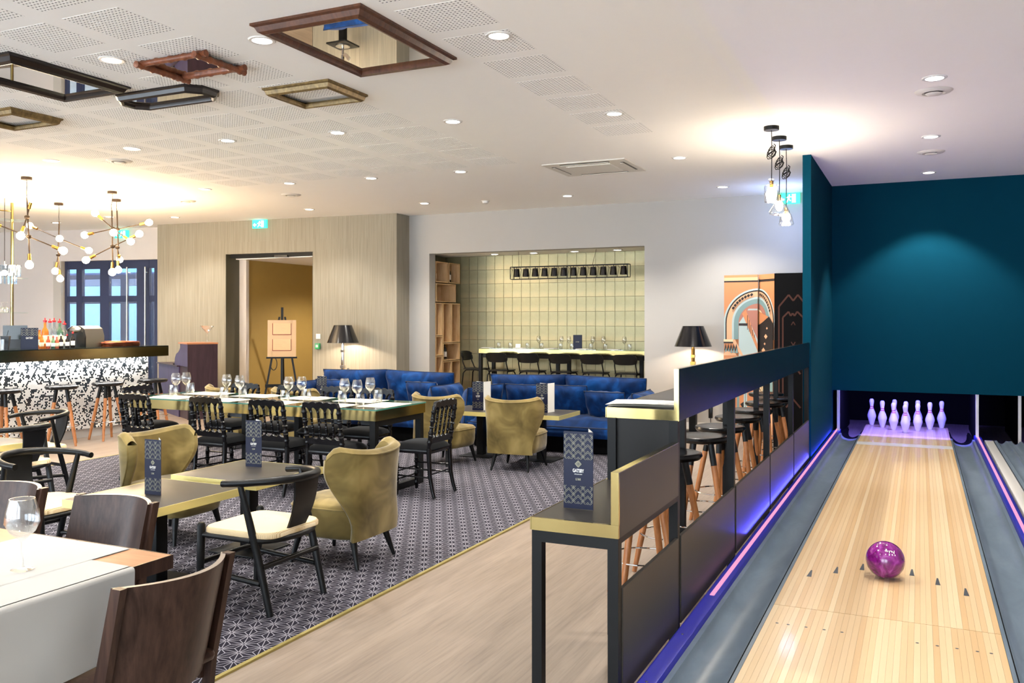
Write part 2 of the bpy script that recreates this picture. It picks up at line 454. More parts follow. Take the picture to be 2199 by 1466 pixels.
# perforated acoustic fields: real round-ish holes in a thin board, dark fleece behind
def perforated(nx, ny, w, h, hole=0.0125, d=0.0012):
    mb = MB(); cx, cy = w / nx, h / ny; q = hole / 2
    for i in range(nx):
        for j in range(ny):
            x, y = -w / 2 + cx * (i + .5), -h / 2 + cy * (j + .5); b = len(mb.v)
            for dx, dy, z in ((cx / 2, cy / 2, 0), (q, q, 0), (q, q, d)):
                mb.v += [(x - dx, y - dy, z), (x + dx, y - dy, z), (x + dx, y + dy, z), (x - dx, y + dy, z)]
            for k in range(4):
                l = (k + 1) % 4
                mb.face((b + l, b + k, b + 4 + k, b + 4 + l), 0); mb.face((b + 4 + l, b + 4 + k, b + 8 + k, b + 8 + l), 0)
            mb.face((b + 11, b + 10, b + 9, b + 8), 1)
    mb.poly([(-w / 2, -h / 2, 0), (-w / 2, -h / 2, d), (w / 2, -h / 2, d), (w / 2, -h / 2, 0)]); mb.poly([(w / 2, -h / 2, 0), (w / 2, -h / 2, d), (w / 2, h / 2, d), (w / 2, h / 2, 0)])
    mb.poly([(w / 2, h / 2, 0), (w / 2, h / 2, d), (-w / 2, h / 2, d), (-w / 2, h / 2, 0)]); mb.poly([(-w / 2, h / 2, 0), (-w / 2, h / 2, d), (-w / 2, -h / 2, d), (-w / 2, -h / 2, 0)])
    return mb.mesh('perforated_panel', ['ceiling', 'fleece'], False)
pm = perforated(17, 15, 0.47, 0.44)
def perf(x, y):
    o = bpy.data.objects.new('perforated_panel', pm); COL.objects.link(o); o.parent = ceiling; o.location = (x, y, CEIL - 0.0013)
for j in range(8):
    perf(-2.54, 3.97 + 0.563 * j)
for i in range(7):
    for j in range(11):
        x, y = -4.41 - 0.627 * i, 3.24 + 0.563 * j
        if x > -7.0 - 0.55 * (y - 4) - 1.2: perf(x, y)

def wallseg(mb, A, B, d0, d1, z0, z1, th, m=0):
    L = math.hypot(B[0] - A[0], B[1] - A[1]); u = ((B[0] - A[0]) / L, (B[1] - A[1]) / L); n = (u[1], -u[0])
    if n[1] < 0: n = (-n[0], -n[1])
    p = [(A[0] + u[0] * d, A[1] + u[1] * d) for d in (d0, d1)]
    q = [(a[0] + n[0] * th, a[1] + n[1] * th) for a in p]
    poly = [p[0], p[1], q[1], q[0]]
    ar = sum(poly[i][0] * poly[(i + 1) % 4][1] - poly[(i + 1) % 4][0] * poly[i][1] for i in range(4))
    mb.prism(poly if ar > 0 else poly[::-1], z0, z1, m); return mb
# back wall with the opening of the private dining niche
OX0, OX1, OZ = -7.588, -3.80, 2.752
wb = MB().box(-8.05, OX0, 12.9, 13.1, 0, CEIL).box(OX1, -1.12, 12.9, 13.1, 0, CEIL).box(OX0, OX1, 12.9, 13.1, OZ, CEIL)
struct('wall_back', wb, 'wall_white')
struct('baseboard_back', MB().box(OX1, -1.16, 12.885, 12.9, 0, 0.1), 'white_gloss')
wall_niche = struct('wall_niche', MB().box(-8.04, -3.2, 14.062, 14.2, 0, 2.9).box(-8.04, -7.93, 13.1, 14.062, 0, 2.9).box(-3.3, -3.2, 13.1, 14.062, 0, 2.9), 'grout')
struct('ceiling_niche', MB().box(-8.04, -3.2, 13.1, 14.2, 2.775, 2.87), 'ceiling')
# antique brass tiles, one object each
TW, TH = 0.1735, 0.2515
tile_me = []
for k in range(5):
    g = random.Random(k); e = 0.0008
    mb = MB(); w, h = TW / 2 - e, TH / 2 - e; b = 0.002; d = 0.010 + 0.002 * g.random(); tl = [g.uniform(-0.0012, 0.0012) for _ in range(4)]
    mb.v = [(-w, 0.012, -h), (w, 0.012, -h), (w, 0.012, h), (-w, 0.012, h), (-w + b, 0.012 - d + tl[0], -h + b), (w - b, 0.012 - d + tl[1], -h + b), (w - b, 0.012 - d + tl[2], h - b), (-w + b, 0.012 - d + tl[3], h - b)]
    for q in ((4, 5, 6, 7), (0, 1, 5, 4), (1, 2, 6, 5), (2, 3, 7, 6), (3, 0, 4, 7)): mb.face(q)
    tile_me.append(mb.mesh('tile', 'gold_tile', False))
def tile(x, y, z, rot=0):
    o = bpy.data.objects.new('tile', tile_me[rnd.randrange(5)]); COL.objects.link(o); o.parent = wall_niche
    o.location = (x, y, z); o.rotation_euler = (0, 0, rot)
for j in range(11):
    z = 2.775 - TH * (j + .5)
    for i in range(22):
        tile(-7.612 + 0.012 + TW * (i + .5), 14.05, z)

# papered wall with the passage, set slightly askew
WA, WB = (-8.05, 12.5), (-13.05, 12.1)
wp = MB()
wallseg(wp, WA, WB, 0, 1.59, 0, CEIL, 0.40); wallseg(wp, WA, WB, 1.59, 3.45, 2.82, CEIL, 0.40); wallseg(wp, WA, WB, 3.45, 5.02, 0, CEIL, 0.40)
wall_paper = struct('wall_papered', wp, 'wallpaper')
pn = MB(); wallseg(pn, (WA[0], WA[1] - 0.003), (WB[0], WB[1] - 0.003), 0.50, 3.46, 2.845, 3.03, 0.006); struct('access_panel', pn, 'wallpaper', wall_paper)
jb = MB(); wallseg(jb, WA, WB, 3.44, 3.452, 0, 2.82, 0.40); wallseg(jb, WA, WB, 1.588, 1.60, 0, 2.82, 0.40); struct('door_jamb', jb, 'jamb', wall_paper)
hd = MB(); wallseg(hd, (WA[0], WA[1] + 0.06), (WB[0], WB[1] + 0.06), 1.6, 3.40, 2.755, 2.82, 0.18); struct('door_track', hd, 'black_metal', wall_paper)
sn = MB(); wallseg(sn, (WA[0], WA[1] + 0.03), (WB[0], WB[1] + 0.03), 2.15, 2.42, 2.742, 2.778, 0.06); struct('door_sensor', sn, 'black_plastic', wall_paper)
struct('wall_block', MB().box(-8.05, -7.99, 12.499, 12.9, 0, CEIL), 'wallpaper')
# passage behind it
struct('wall_passage', MB().box(-11.6, -11.37, 12.66, 17, 0, 3.0).box(-11.6, -8.2, 16.9, 17, 0, 3.0).box(-8.3, -8.2, 12.9, 17, 0, 3.0), 'olive')
struct('wall_passage_end', MB().box(-11.62, -11.345, 12.60, 12.675, 0, 3.0), 'wall_grey')
struct('ceiling_passage', MB().box(-11.6, -8.2, 12.5, 17, 2.74, 2.8), 'ceiling')

# wall with the glazed entrance
WC, WD = (-18.6, 11.51), (-13.0, 12.482)
def along(X):   # distance along WC-WD at a given X
    return (X - WC[0]) / (WD[0] - WC[0]) * math.hypot(WD[0] - WC[0], WD[1] - WC[1])
we = MB(); wallseg(we, WC, WD, 0, along(-15.80), 0, CEIL, 0.25); wallseg(we, WC, WD, along(-15.80), along(-13.0), 2.80, CEIL, 0.25)
struct('wall_entrance', we, 'wall_grey')
struct('wall_left', MB().box(-18.7, -18.5, -4, 12, 0, CEIL), 'wall_grey')
EN = math.atan2(WD[1] - WC[1], WD[0] - WC[0])
EO = (-15.80, WC[1] + (WD[1] - WC[1]) * (-15.80 - WC[0]) / (WD[0] - WC[0]))
def ent(): return T(EO[0], EO[1], 0) @ Matrix.Rotation(EN, 4, 'Z')
def glazed(name, offs, bars, tr, zt, depth, panes, fm='frame_navy', y0=0.1):
    # frame in local x (along wall) / z ; bars: list of (x0, x1) uprights, tr: list of (z0, z1) cross bars
    f = MB()
    for x0, x1 in bars: f.box(x0, x1, y0, y0 + depth, 0, zt)
    X0, X1 = bars[0][0], bars[-1][1]
    for z0, z1 in tr:
        for k in range(len(bars) - 1): f.box(bars[k][1], bars[k + 1][0], y0 + 0.005, y0 + depth - 0.005, z0, z1)
    f.xf(ent() @ T(0, offs, 0)); o = struct(name, f, fm)
    zs = [0.02] + [q for t_ in tr for q in t_] + [zt]
    for k in range(len(bars) - 1):
        for a in range(0, len(zs) - 1, 2):
            if zs[a + 1] - zs[a] < 0.05: continue
            p = MB().box(bars[k][1], bars[k + 1][0], y0 + depth / 2 - 0.004, y0 + depth / 2 + 0.004, zs[a], zs[a + 1]).xf(ent() @ T(0, offs, 0))
            struct('pane', p, 'pane', o)
    return o
def ex(px):  # place along the entrance wall seen at column px
    r = ray(px); dx, dy = math.cos(EN), math.sin(EN)
    det = r[0] * (-dy) + dx * r[1]; t_ = (EO[0] * (-dy) + dx * EO[1]) / det
    return (r[0] * t_ - EO[0]) / dx
struct('trim_3', MB().box(-0.0, ex(131), 0, 0.1, 0, 2.80).xf(ent()), 'plinth')
dr = glazed('door_1', 0, [(ex(p), ex(q_)) for p, q_ in ((131, 136), (156, 168), (207, 226), (286, 313), (324, 331), (350, 362))], [(1.98, 2.10), (2.64, 2.80)], 2.80, 0.08, None)
for px in (271, 310):
    hb = MB().tube([(ex(px), 0.02, 0.55), (ex(px), 0.02, 2.66)], 0.017, 10).tube([(ex(px), 0.02, 2.55), (ex(px), 0.11, 2.55)], 0.012, 8).tube([(ex(px), 0.02, 0.7), (ex(px), 0.11, 0.7)], 0.012, 8).xf(ent())
    struct('door_handle', hb, 'steel', dr, True, 'tall steel bar handle')
# wind lobby beyond: second glazed screen, canopy and panels with blue daylight put into their colour
glazed('window_1', 1.7, [(-1.6, -1.5), (0.2, 0.36), (1.0, 1.18), (2.1, 2.2), (3.3, 3.4)], [(1.98, 2.12), (2.52, 2.62)], 2.62, 0.08, None, y0=0.0)
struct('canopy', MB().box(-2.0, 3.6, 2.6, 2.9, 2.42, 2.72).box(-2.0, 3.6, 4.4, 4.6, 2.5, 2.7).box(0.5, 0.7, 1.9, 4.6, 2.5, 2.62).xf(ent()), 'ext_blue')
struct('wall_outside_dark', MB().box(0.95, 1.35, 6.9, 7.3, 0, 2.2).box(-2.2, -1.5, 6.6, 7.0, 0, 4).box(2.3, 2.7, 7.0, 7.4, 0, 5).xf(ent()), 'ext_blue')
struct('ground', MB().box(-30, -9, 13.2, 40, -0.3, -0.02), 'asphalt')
struct('wall_outside', MB().box(-9.0, 9.0, 7.8, 7.9, 0, 5.5).xf(ent()), 'ext_daylight_blue')  # facade fills the view through the panes; bluish daylight is in its colour

# teal walls around the bowling lane
struct('wall_divider', MB().box(-1.158, -1.07, 9.97, 15.3, 0, CEIL), 'teal')
mask = struct('wall_mask', MB().box(-1.07, 2.6, 12.46, 12.56, 0.68, CEIL), 'teal')
struct('wall_right', MB().box(2.6, 2.7, -4, 15.3, 0, CEIL), 'wall_white')
struct('wall_pit', MB().box(-1.07, 2.6, 15.2, 15.3, 0, 2.0), 'pit_black')
struct('ceiling_pit', MB().box(-1.07, 2.6, 12.56, 15.2, 1.4, 1.45), 'pit_black')
# unseen front behind the camera, left open for sky fill light: slim piers and a lintel
rear = MB().box(-18.5, 2.6, -3.9, -3.7, 2.95, CEIL)
for k in range(8): rear.box(-18.5 + 2.93 * k, -18.15 + 2.93 * k, -3.9, -3.7, 0, 2.95)
struct('wall_rear', rear, 'wall_white')

# ------------------------------------------------------------------ ceiling fittings
kd = Kit()
kd.part('trim_ring', MB().lathe([(0.062, -0.001), (0.064, -0.008), (0.082, -0.008), (0.088, -0.003), (0.088, 0.0)], 24), 'white_gloss')
kd.part('lens', MB().lathe([(0.0, -0.004), (0.062, -0.004), (0.062, -0.001), (0, -0.001)], 20), 'led_white')
SEEN = [(0.1, 7.2), (0.1, 9.49), (0.1, 11.78), (-2.41, 4.96), (-2.41, 7.26), (-2.41, 9.54), (-2.41, 11.88), (-3.83, 4.40), (-3.83, 6.93), (-5.06, 4.29), (-5.06, 6.87), (-5.04, 9.31),
        (-6.28, 6.71), (-6.3, 9.26), (-7.48, 6.6), (-7.51, 9.15), (-8.87, 6.71), (-8.9, 9.08), (-6.91, 11.6), (-4.62, 11.78), (-8.98, 11.44), (-11.8, 11.32), (-14.45, 11.03), (-12.78, 10.79)]
HIDDEN = [(0.1, 4.92), (0.1, 2.6), (0.1, 0.4), (-2.41, 2.6), (-2.41, 0.4), (-3.83, 2.0), (-5.06, 2.0), (-6.3, 4.3), (-6.3, 2.0), (-7.5, 4.3), (-8.9, 4.3), (-10.4, 6.5), (-10.4, 4.3), (-12.5, 6.5), (-12.5, 9.0), (-15, 8.5), (-3.83, -0.4), (-5.06, -0.4)]
def zone(x, y):
    if x > 0: return 'round recessed downlight over the bowling lane, %s from the camera', 1
    if -2.6 < x < -2.2: return 'round recessed downlight over the walkway by the partition, %s from the camera', 1
    if y < 5: return 'round recessed downlight among the ceiling mirrors, %s from the bar', 0
    if y < 8: return 'round recessed downlight in the row over the long table, %s from the bar', 0
    if y < 10: return 'round recessed downlight in the row over the wing chairs, %s from the bar', 0
    return 'round recessed downlight in the row before the back walls, %s from the entrance', 0
COUNT = {}
for x, y in sorted(SEEN, key=lambda p: p[1] if zone(*p)[1] else p[0]):
    zn = zone(x, y)[0]; COUNT[zn] = COUNT.get(zn, -1) + 1
    o = inst(kd, 'downlight', zn % ORD[COUNT[zn]], 'downlight', (x, y, CEIL), 0, 'recessed downlights in the ceiling')
    lamp('downlight_lamp', 'SPOT', (x, y, CEIL - 0.03), DOWN_W * (1.3 if (x, y) == (0.1, 11.78) else 0.65 if x > 0 else 1), NEUTRAL, 0.05, 97 if (x > 0 and y > 8) else 118, (x, y, 0), None, 0.35 if x > 0 else 0.6).data.energy *= (0.5 if x < -8.95 and y > 10 else 1)
for x, y in HIDDEN: lamp('downlight_lamp', 'SPOT', (x, y, CEIL - 0.03), DOWN_W * (0.42 if y < 3 else 1), NEUTRAL, 0.06, 118, (x, y, 0), None, 0.8)
# round air vents
kv = Kit()
kv.part('ring', MB().lathe([(0.075, -0.002), (0.085, -0.018), (0.125, -0.012), (0.14, 0.0)], 28), 'vent_white')
kv.part('throat', MB().lathe([(0.075, -0.003), (0.055, -0.001), (0, -0.001)], 24), 'vent_dark')
kv.part('disc', MB().lathe([(0, -0.03), (0.05, -0.028), (0.062, -0.02), (0.05, -0.012), (0, -0.012)], 24), 'vent_white')
for x, y, lb in ((0.1, 7.62, 'round white air vent in the ceiling nearest above the bowling lane'), (0.11, 10.36, 'small round white air vent above the far end of the lane'),
                 (-8.19, 7.05, 'round vent flush in the ceiling near the bulb chandeliers'), (-10.03, 9.85, 'round ceiling vent above the end of the bar'), (-8.17, 10.0, 'round ceiling vent in front of the papered wall')):
    inst(kv, 'air_vent', lb, 'air vent', (x, y, CEIL))
kk = Kit(); kk.part('base', MB().lathe([(0, -.012), (.06, -.012), (.065, 0), (0, 0)], 20), 'vent_white'); kk.part('dome', MB().lathe([(.05, -.012), (.046, -.035), (.025, -.045), (0, -.047)], 20), 'white_gloss')
inst(kk, 'smoke_detector', 'white domed smoke detector on the ceiling before the niche', 'smoke detector', (-5.94, 11.76, CEIL))
# cassette air conditioner
ka = Kit(); cx, cy = -3.47, 9.73
fr = MB(); fr.box(-.5, .5, -.43, .43, -.012, 0)
ka.part('frame', fr, 'vent_white', False)
ka.part('grille', MB().box(-.27, .27, -.24, .24, -.022, -.012), 'vent_white', False)
for a in range(4):
    L = .30 if a % 2 == 0 else .27; D = .36 if a % 2 == 0 else .42
    ka.part('slot', MB().box(-L, L, -D - .022, -D + .022, -.014, -.0121).xf(RZ(90 * a)), 'vent_dark', False)
    ka.part('flap', MB().box(-L + .01, L - .01, -D - .006, -D + .024, -.024, -.019).xf(RZ(90 * a)), 'vent_white', False)
inst(ka, 'ceiling_air_conditioner', 'square off-white ceiling cassette air conditioner with four slots', 'air conditioner', (cx, cy, CEIL))

# picture frames and mirrors hung flat under the ceiling
def framekit(w, h, prof, fm, mirror=True, bevel=0.0, glass_z=-0.03):
    """prof: list of (inset, z) from the outer upper rim to the inner rim; local plane z=0 is the ceiling"""
    k = Kit()
    def loop(i):
        a, b = w / 2 - i, h / 2 - i; c = max(bevel - i * 0.4, 0.0)
        if bevel: return [(-a + c, -b), (a - c, -b), (a, -b + c), (a, b - c), (a - c, b), (-a + c, b), (-a, b - c), (-a, -b + c)]
        return [(-a, -b), (a, -b), (a, b), (-a, b)]
    L = [[(x, y, z) for x, y in loop(i)] for i, z in prof]; n = len(L[0])
    for sd in range(n):     # four (or eight) mitred lengths
        mb = MB(); mb.loft([[r[sd], r[(sd + 1) % n]] for r in L][::-1], 0, False, False); k.part('moulding', mb, fm, True, ang=25)
    if mirror: k.part('mirror', MB().poly([(x, y, glass_z) for x, y in loop(prof[-1][0] - 0.004)][::-1]), 'mirror', False)
    return k
PB = [(0.0, -0.0), (0.0, -0.015), (0.02, -0.022), (0.035, -0.05), (0.06, -0.062), (0.085, -0.055), (0.095, -0.035), (0.10, -0.03)]
def pscale(p, s, sz=1): return [(a * s, b * sz) for a, b in p]
inst(framekit(0.81, 1.14, pscale(PB, 0.95), 'frame_brown'), 'ceiling_mirror', 'big brown wood framed mirror flat on the ceiling, above the lounge', 'mirror', (-3.28, 4.69, CEIL))
inst(framekit(0.72, 1.00, pscale(PB, 1.0), 'frame_dark'), 'ceiling_mirror', 'large black moulded mirror on the ceiling at the edge of the picture', 'mirror', (-5.88, 4.36, CEIL))
inst(framekit(0.93, 0.37, pscale(PB, 0.62), 'frame_dark', bevel=0.1), 'ceiling_mirror', 'narrow dark eight-sided mirror with clipped corners on the ceiling', 'mirror', (-5.44, 5.14, CEIL))
inst(framekit(0.63, 0.52, pscale(PB, 0.62), 'frame_gold', False), 'picture_frame', 'small empty dull gold frame on the ceiling beside big brown mirror', 'picture frame', (-4.31, 5.57, CEIL))
inst(framekit(0.64, 0.50, pscale(PB, 0.62), 'frame_gold', False), 'picture_frame', 'small empty dull gold frame at the left edge of the ceiling', 'picture frame', (-7.26, 5.12, CEIL))
kb = Kit(); hw, hh = 0.265, 0.185
def cane(a, b):
    a, b = Vector(a), Vector(b); pts = []; rr = []
    for k in range(31):
        t_ = k / 30; pts.append(a.lerp(b, t_)); rr.append(0.021 + (0.006 if k % 6 == 3 else 0) + (0.003 if k in (0, 30) else 0))
    return MB().tube(pts, rr, 10)
ex_ = 0.055
kb.part('cane', cane((-hw - ex_, -hh, -.025), (hw + ex_, -hh, -.025)), 'bamboo'); kb.part('cane', cane((-hw - ex_, hh, -.025), (hw + ex_, hh, -.025)), 'bamboo')
kb.part('cane', cane((-hw, -hh - ex_, -.04), (-hw, hh + ex_, -.04)), 'bamboo'); kb.part('cane', cane((hw, -hh - ex_, -.04), (hw, hh + ex_, -.04)), 'bamboo')
kb.part('mirror', MB().poly([(-hw, hh, -.02), (hw, hh, -.02), (hw, -hh, -.02), (-hw, -hh, -.02)]), 'mirror', False)
inst(kb, 'bamboo_mirror', 'small mirror in a knotty brown bamboo frame on the ceiling', 'mirror', (-4.62, 4.58, CEIL))

# green emergency exit signs
def exit_sign(w, h, flip=False):
    k = Kit(); k.part('housing', MB().box(-w / 2, w / 2, 0, .04, -h / 2, h / 2), 'exit_green', False)
    s = MB()
    def pl(p): s.poly([(x * h * (-1 if flip else 1), -.001, z * h) for x, z in (p if not flip else p[::-1])])
    pl([(.28, -.4), (.62, -.4), (.62, .4), (.28, .4)])
    pl([(-.9, -.08), (-.62, -.30), (-.62, -.15), (-.42, -.15), (-.42, -.01), (-.62, -.01), (-.62, .14)])
    m = MB()
    for p in ([(-.02, .22), (.10, .22), (.10, .36), (-.02, .36)], [(-.10, -.08), (.06, -.08), (.10, .2), (-.04, .2)], [(-.10, -.08), (-.02, -.08), (-.16, -.38), (-.26, -.38)], [(-.02, -.08), (.06, -.08), (.2, -.2), (.12, -.26)], [(-.04, .2), (-.04, .12), (-.24, .02), (-.28, .08)], [(.06, .2), (.1, .12), (.26, .08), (.26, .15)]):
        pl(p)
    k.part('pictogram', s, 'exit_white', False); return k
es = exit_sign(0.30, 0.15)
inst(es, 'exit_sign', 'green running man exit sign high on the papered wall', 'exit sign', (-10.72, 12.24, 3.34), math.degrees(math.atan2(WA[1] - WB[1], WA[0] - WB[0])))
inst(es, 'exit_sign', 'green exit sign above the glazed entrance behind the bulb chandeliers', 'exit sign', (-14.15, 12.22, 3.30), math.degrees(EN))
inst(es, 'exit_sign', 'bluish green exit sign behind the bottle pendant lamps', 'exit sign', (*ony(1694, 426, 12.82)[:2], ony(1694, 426, 12.82)[2]), 0)
lamp('exit_lamp', 'POINT', (-1.62, 12.2, 2.95), 9, (0.35, 0.5, 1.0), 0.12)

# ------------------------------------------------------------------ the bowling lane
LZ = 0.096; LX0, LX1 = -0.708, 0.358; BWD = (LX1 - LX0) / 39
kl = Kit()
kl.part('foundation', MB().box(LX0, LX1, 2.6, 13.78, 0.0, LZ - 0.03), 'charcoal', False)
def board(L):
    mb = MB(); w = BWD / 2; e = 0.00025
    mb.loft([[(-w + e, 0, LZ - .03), (w - e, 0, LZ - .03), (w - e, 0, LZ - e), (w - 2 * e, 0, LZ), (-w + 2 * e, 0, LZ), (-w + e, 0, LZ - e)], [(-w + e, L, LZ - .03), (w - e, L, LZ - .03), (w - e, L, LZ - e), (w - 2 * e, L, LZ), (-w + 2 * e, L, LZ), (-w + e, L, LZ - e)]][::-1], 0, True)
    return mb
ib = []
for Y0, Y1 in ((2.6, 4.834), (4.838, 13.78)):
    i0 = None
    for k in range(39):
        M = T(LX0 + BWD * (k + .5), Y0, 0)
        if i0 is None: i0 = kl.part('board', board(Y1 - Y0), 'maple', False); kl.p[i0][5] = M
        else: kl.again(i0, M)
xc = (LX0 + LX1) / 2
def flat(pts): return MB().poly([(x, y, LZ + .0009) for x, y in pts])
for x, y in ((-.596, 5.44), (-.459, 5.58), (-.319, 5.72), (-.18, 5.86), (-.042, 5.72), (.095, 5.58), (.235, 5.43)):
    kl.part('arrow', flat([(x - .014, y - .0), (x + .014, y - .0), (x + .004, y + .15), (x - .004, y + .15)]), 'mark_grey', False)
for x in (-.65, -.596, -.511, -.426, -.344, -.01, .075, .157, .241, .297):
    kl.part('dot', flat([(x + .008 * math.cos(a * PI / 5), 4.54 + .008 * math.sin(a * PI / 5)) for a in range(10)]), 'mark_grey', False)
kl.part('foul_stripe', flat([(LX0, 11.5), (LX1, 11.5), (LX1, 11.78), (LX0, 11.78)]), 'white_gloss', False, label='white stripe before the pin deck')
inst(kl, 'bowling_lane', 'pale maple bowling lane with arrows and dots running to the pins', 'bowling lane', (0, 0, 0))
# gutters
def gutter(name, x0, x1, label, mir):
    k = Kit(); g = MB(); n = 12; y0, y1 = 2.6, 12.55
    sec = [(x0, LZ), (x0 + .025, LZ)] + [(x0 + .025 + (x1 - x0 - .05) * (1 - math.cos(PI * i / n)) / 2, LZ - .075 * math.sin(PI * i / n) ** .8) for i in range(1, n)] + [(x1 - .025, LZ), (x1, LZ)]
    sec = sec + [(x1, 0.0), (x0, 0.0)]
    g.loft([[(x, y1, z) for x, z in sec], [(x, y0, z) for x, z in sec]], 0, True); k.part('channel', g, 'gutter', True, ang=50)
    xs = (x0 + .02) if mir else (x1 - .02)
    k.part('seam', MB().box(xs - .0025, xs + .0025, y0, y1, LZ - .001, LZ + .0015), 'pit_black', False)
    k.part('trough', MB().loft([[(x, 13.8, z - .06) for x, z in sec], [(x, 12.56, z - .005) for x, z in sec]], 0, True), 'pit_black', True, ang=50, label='black end of the gutter beside the pin deck')
    inst(k, name, label, 'gutter', (0, 0, 0))
gutter('lane_gutter', -0.980, LX0 - .001, 'grey plastic gutter between the lane and the dark partition', False)
gutter('lane_gutter', LX1 + .001, 0.632, 'grey plastic gutter on the side of the ball return tracks', True)
# blue capping with a row of pink light points let into it
def cap(x0, x1, y0, ys, y1, label):
    k = Kit()
    k.part('profile', MB().rbox(x0, x1, y0, y1, .02, LZ + .03, .012), 'blue_cap')
    xm = (x0 + x1) / 2
    k.part('light_strip', MB().box(xm - .012, xm + .012, ys, y1, LZ + .03, LZ + .0335), 'led_pink', False, label='pink row of light points')
    k.part('screw', MB().lathe([(.006, LZ + .03), (.006, LZ + .0325), (0, LZ + .033)], 10, (xm, y0 + .6, 0)), 'steel')
    k.part('screw', MB().lathe([(.006, LZ + .03), (.006, LZ + .0325), (0, LZ + .033)], 10, (xm, y0 + 1.2, 0)), 'steel')
    inst(k, 'gutter_cap', label, 'light profile', (0, 0, 0))
cap(-1.062, -.982, 2.9, 4.75, 12.8, 'blue capping with pink light strip below the dark partition')
cap(.634, .714, 2.9, 4.0, 12.8, 'blue capping with pink light strip beside the ball return tracks')
solo('return_rail', 'white flat rail between blue capping and grey return track', 'rail', MB().rbox(.735, .83, 4, 12.4, .0, LZ + .02, .006), 'white_gloss')
kt = Kit()
def track(x0, x1):
    n = 8; sec = [(x0, LZ + .02), (x0 + .03, LZ + .025)] + [(x0 + .03 + (x1 - x0 - .06) * i / n, LZ + .02 - .035 * math.sin(PI * i / n)) for i in range(1, n)] + [(x1 - .03, LZ + .025), (x1, LZ + .02), (x1, 0), (x0, 0)]
    return MB().loft([[(x, 12.4, z) for x, z in sec], [(x, 4, z) for x, z in sec]], 0, True)
kt.part('channel', track(.84, 1.0), 'gutter', True, ang=50); kt.part('channel', track(1.002, 1.15), 'gutter', True, ang=50)
inst(kt, 'ball_return_track', 'pair of grey ball return channels at the edge of the picture', 'ball return')
solo('return_rail', 'white flat rail outside the grey return channels', 'rail', MB().rbox(1.17, 1.25, 4, 12.4, .0, LZ + .02, .006), 'white_gloss')
solo('track_box', 'white open box at the far end of the return tracks', 'box', MB().box(1.26, 1.70, 12.25, 12.29, 0, .22).box(1.26, 1.30, 11.3, 12.29, 0, .22).box(1.66, 1.70, 11.3, 12.29, 0, .22).box(1.26, 1.7, 11.3, 12.29, 0, .05), 'white_gloss', smooth=False)
for x, l in ((-1.004, 'white edged kickback post beside the divider wall'), (.66, 'white edged kickback post between lane and return tracks'), (1.13, 'thin bluish kickback post over the return tracks')):
    k = Kit(); k.part('panel', MB().box(x, x + .012, 12.62, 14.6, 0, 1.4), 'pit_black', False); k.part('edge', MB().box(x - .012, x + .022, 12.58, 12.63, .05, .69), 'white_gloss', False)
    inst(k, 'kickback', l, 'panel')
lamp('pin_light', 'AREA', ((LX0 + LX1) / 2, 12.72, 1.25), 40, (0.16, 0.14, 1.0), (1.5, .12), aim=(xc, 13.2, .1))
lamp('pin_light', 'AREA', (1.3, 12.72, 1.25), 3, (0.16, 0.14, 1.0), (.5, .1), aim=(1.3, 13.2, .1))
# pins
pp = [(.0, 0), (.0258, 0), (.029, .006), (.038, .04), (.050, .085), (.0585, .114), (.0605, .13), (.058, .15), (.046, .19), (.032, .222), (.0245, .248), (.0232, .262), (.0242, .28), (.0285, .31), (.032, .334), (.0318, .35), (.027, .368), (.017, .379), (.0, .381)]
kp = Kit(); kp.part('body', MB().lathe(pp, 20), 'pin_white')
for z0, z1 in ((.236, .246), (.262, .272)):
    def rad(z):
        for (r0, a), (r1, b) in zip(pp, pp[1:]):
            if a <= z <= b: return r0 + (r1 - r0) * (z - a) / max(b - a, 1e-6)
    kp.part('stripe', MB().lathe([(rad(z0), z0), (rad(z0) + .0012, z0 + .001), (rad(z1) + .0012, z1 - .001), (rad(z1), z1)], 20), 'pin_red')
HP = (xc, 12.93)
PL = [('bowling pin at the front point of the triangle', 0, 0), ('bowling pin in the second row toward the divider wall', -1, 1), ('bowling pin in the second row toward the return tracks', 1, 1),
      ('bowling pin in the third row toward the divider wall', -2, 2), ('bowling pin in the middle of the third row, behind the front pin', 0, 2), ('bowling pin in the third row toward the return tracks', 2, 2),
      ('outermost bowling pin of the back row toward the divider wall', -3, 3), ('inner bowling pin of the back row toward the divider wall', -1, 3), ('inner bowling pin of the back row toward the return tracks', 1, 3), ('outermost bowling pin of the back row toward the return tracks', 3, 3)]
for lb, a, r_ in PL:
    inst(kp, 'bowling_pin', lb, 'bowling pin', (HP[0] + a * .1524, HP[1] + r_ * .264, LZ + .001), rnd.uniform(0, 360), 'ten bowling pins set in a triangle')
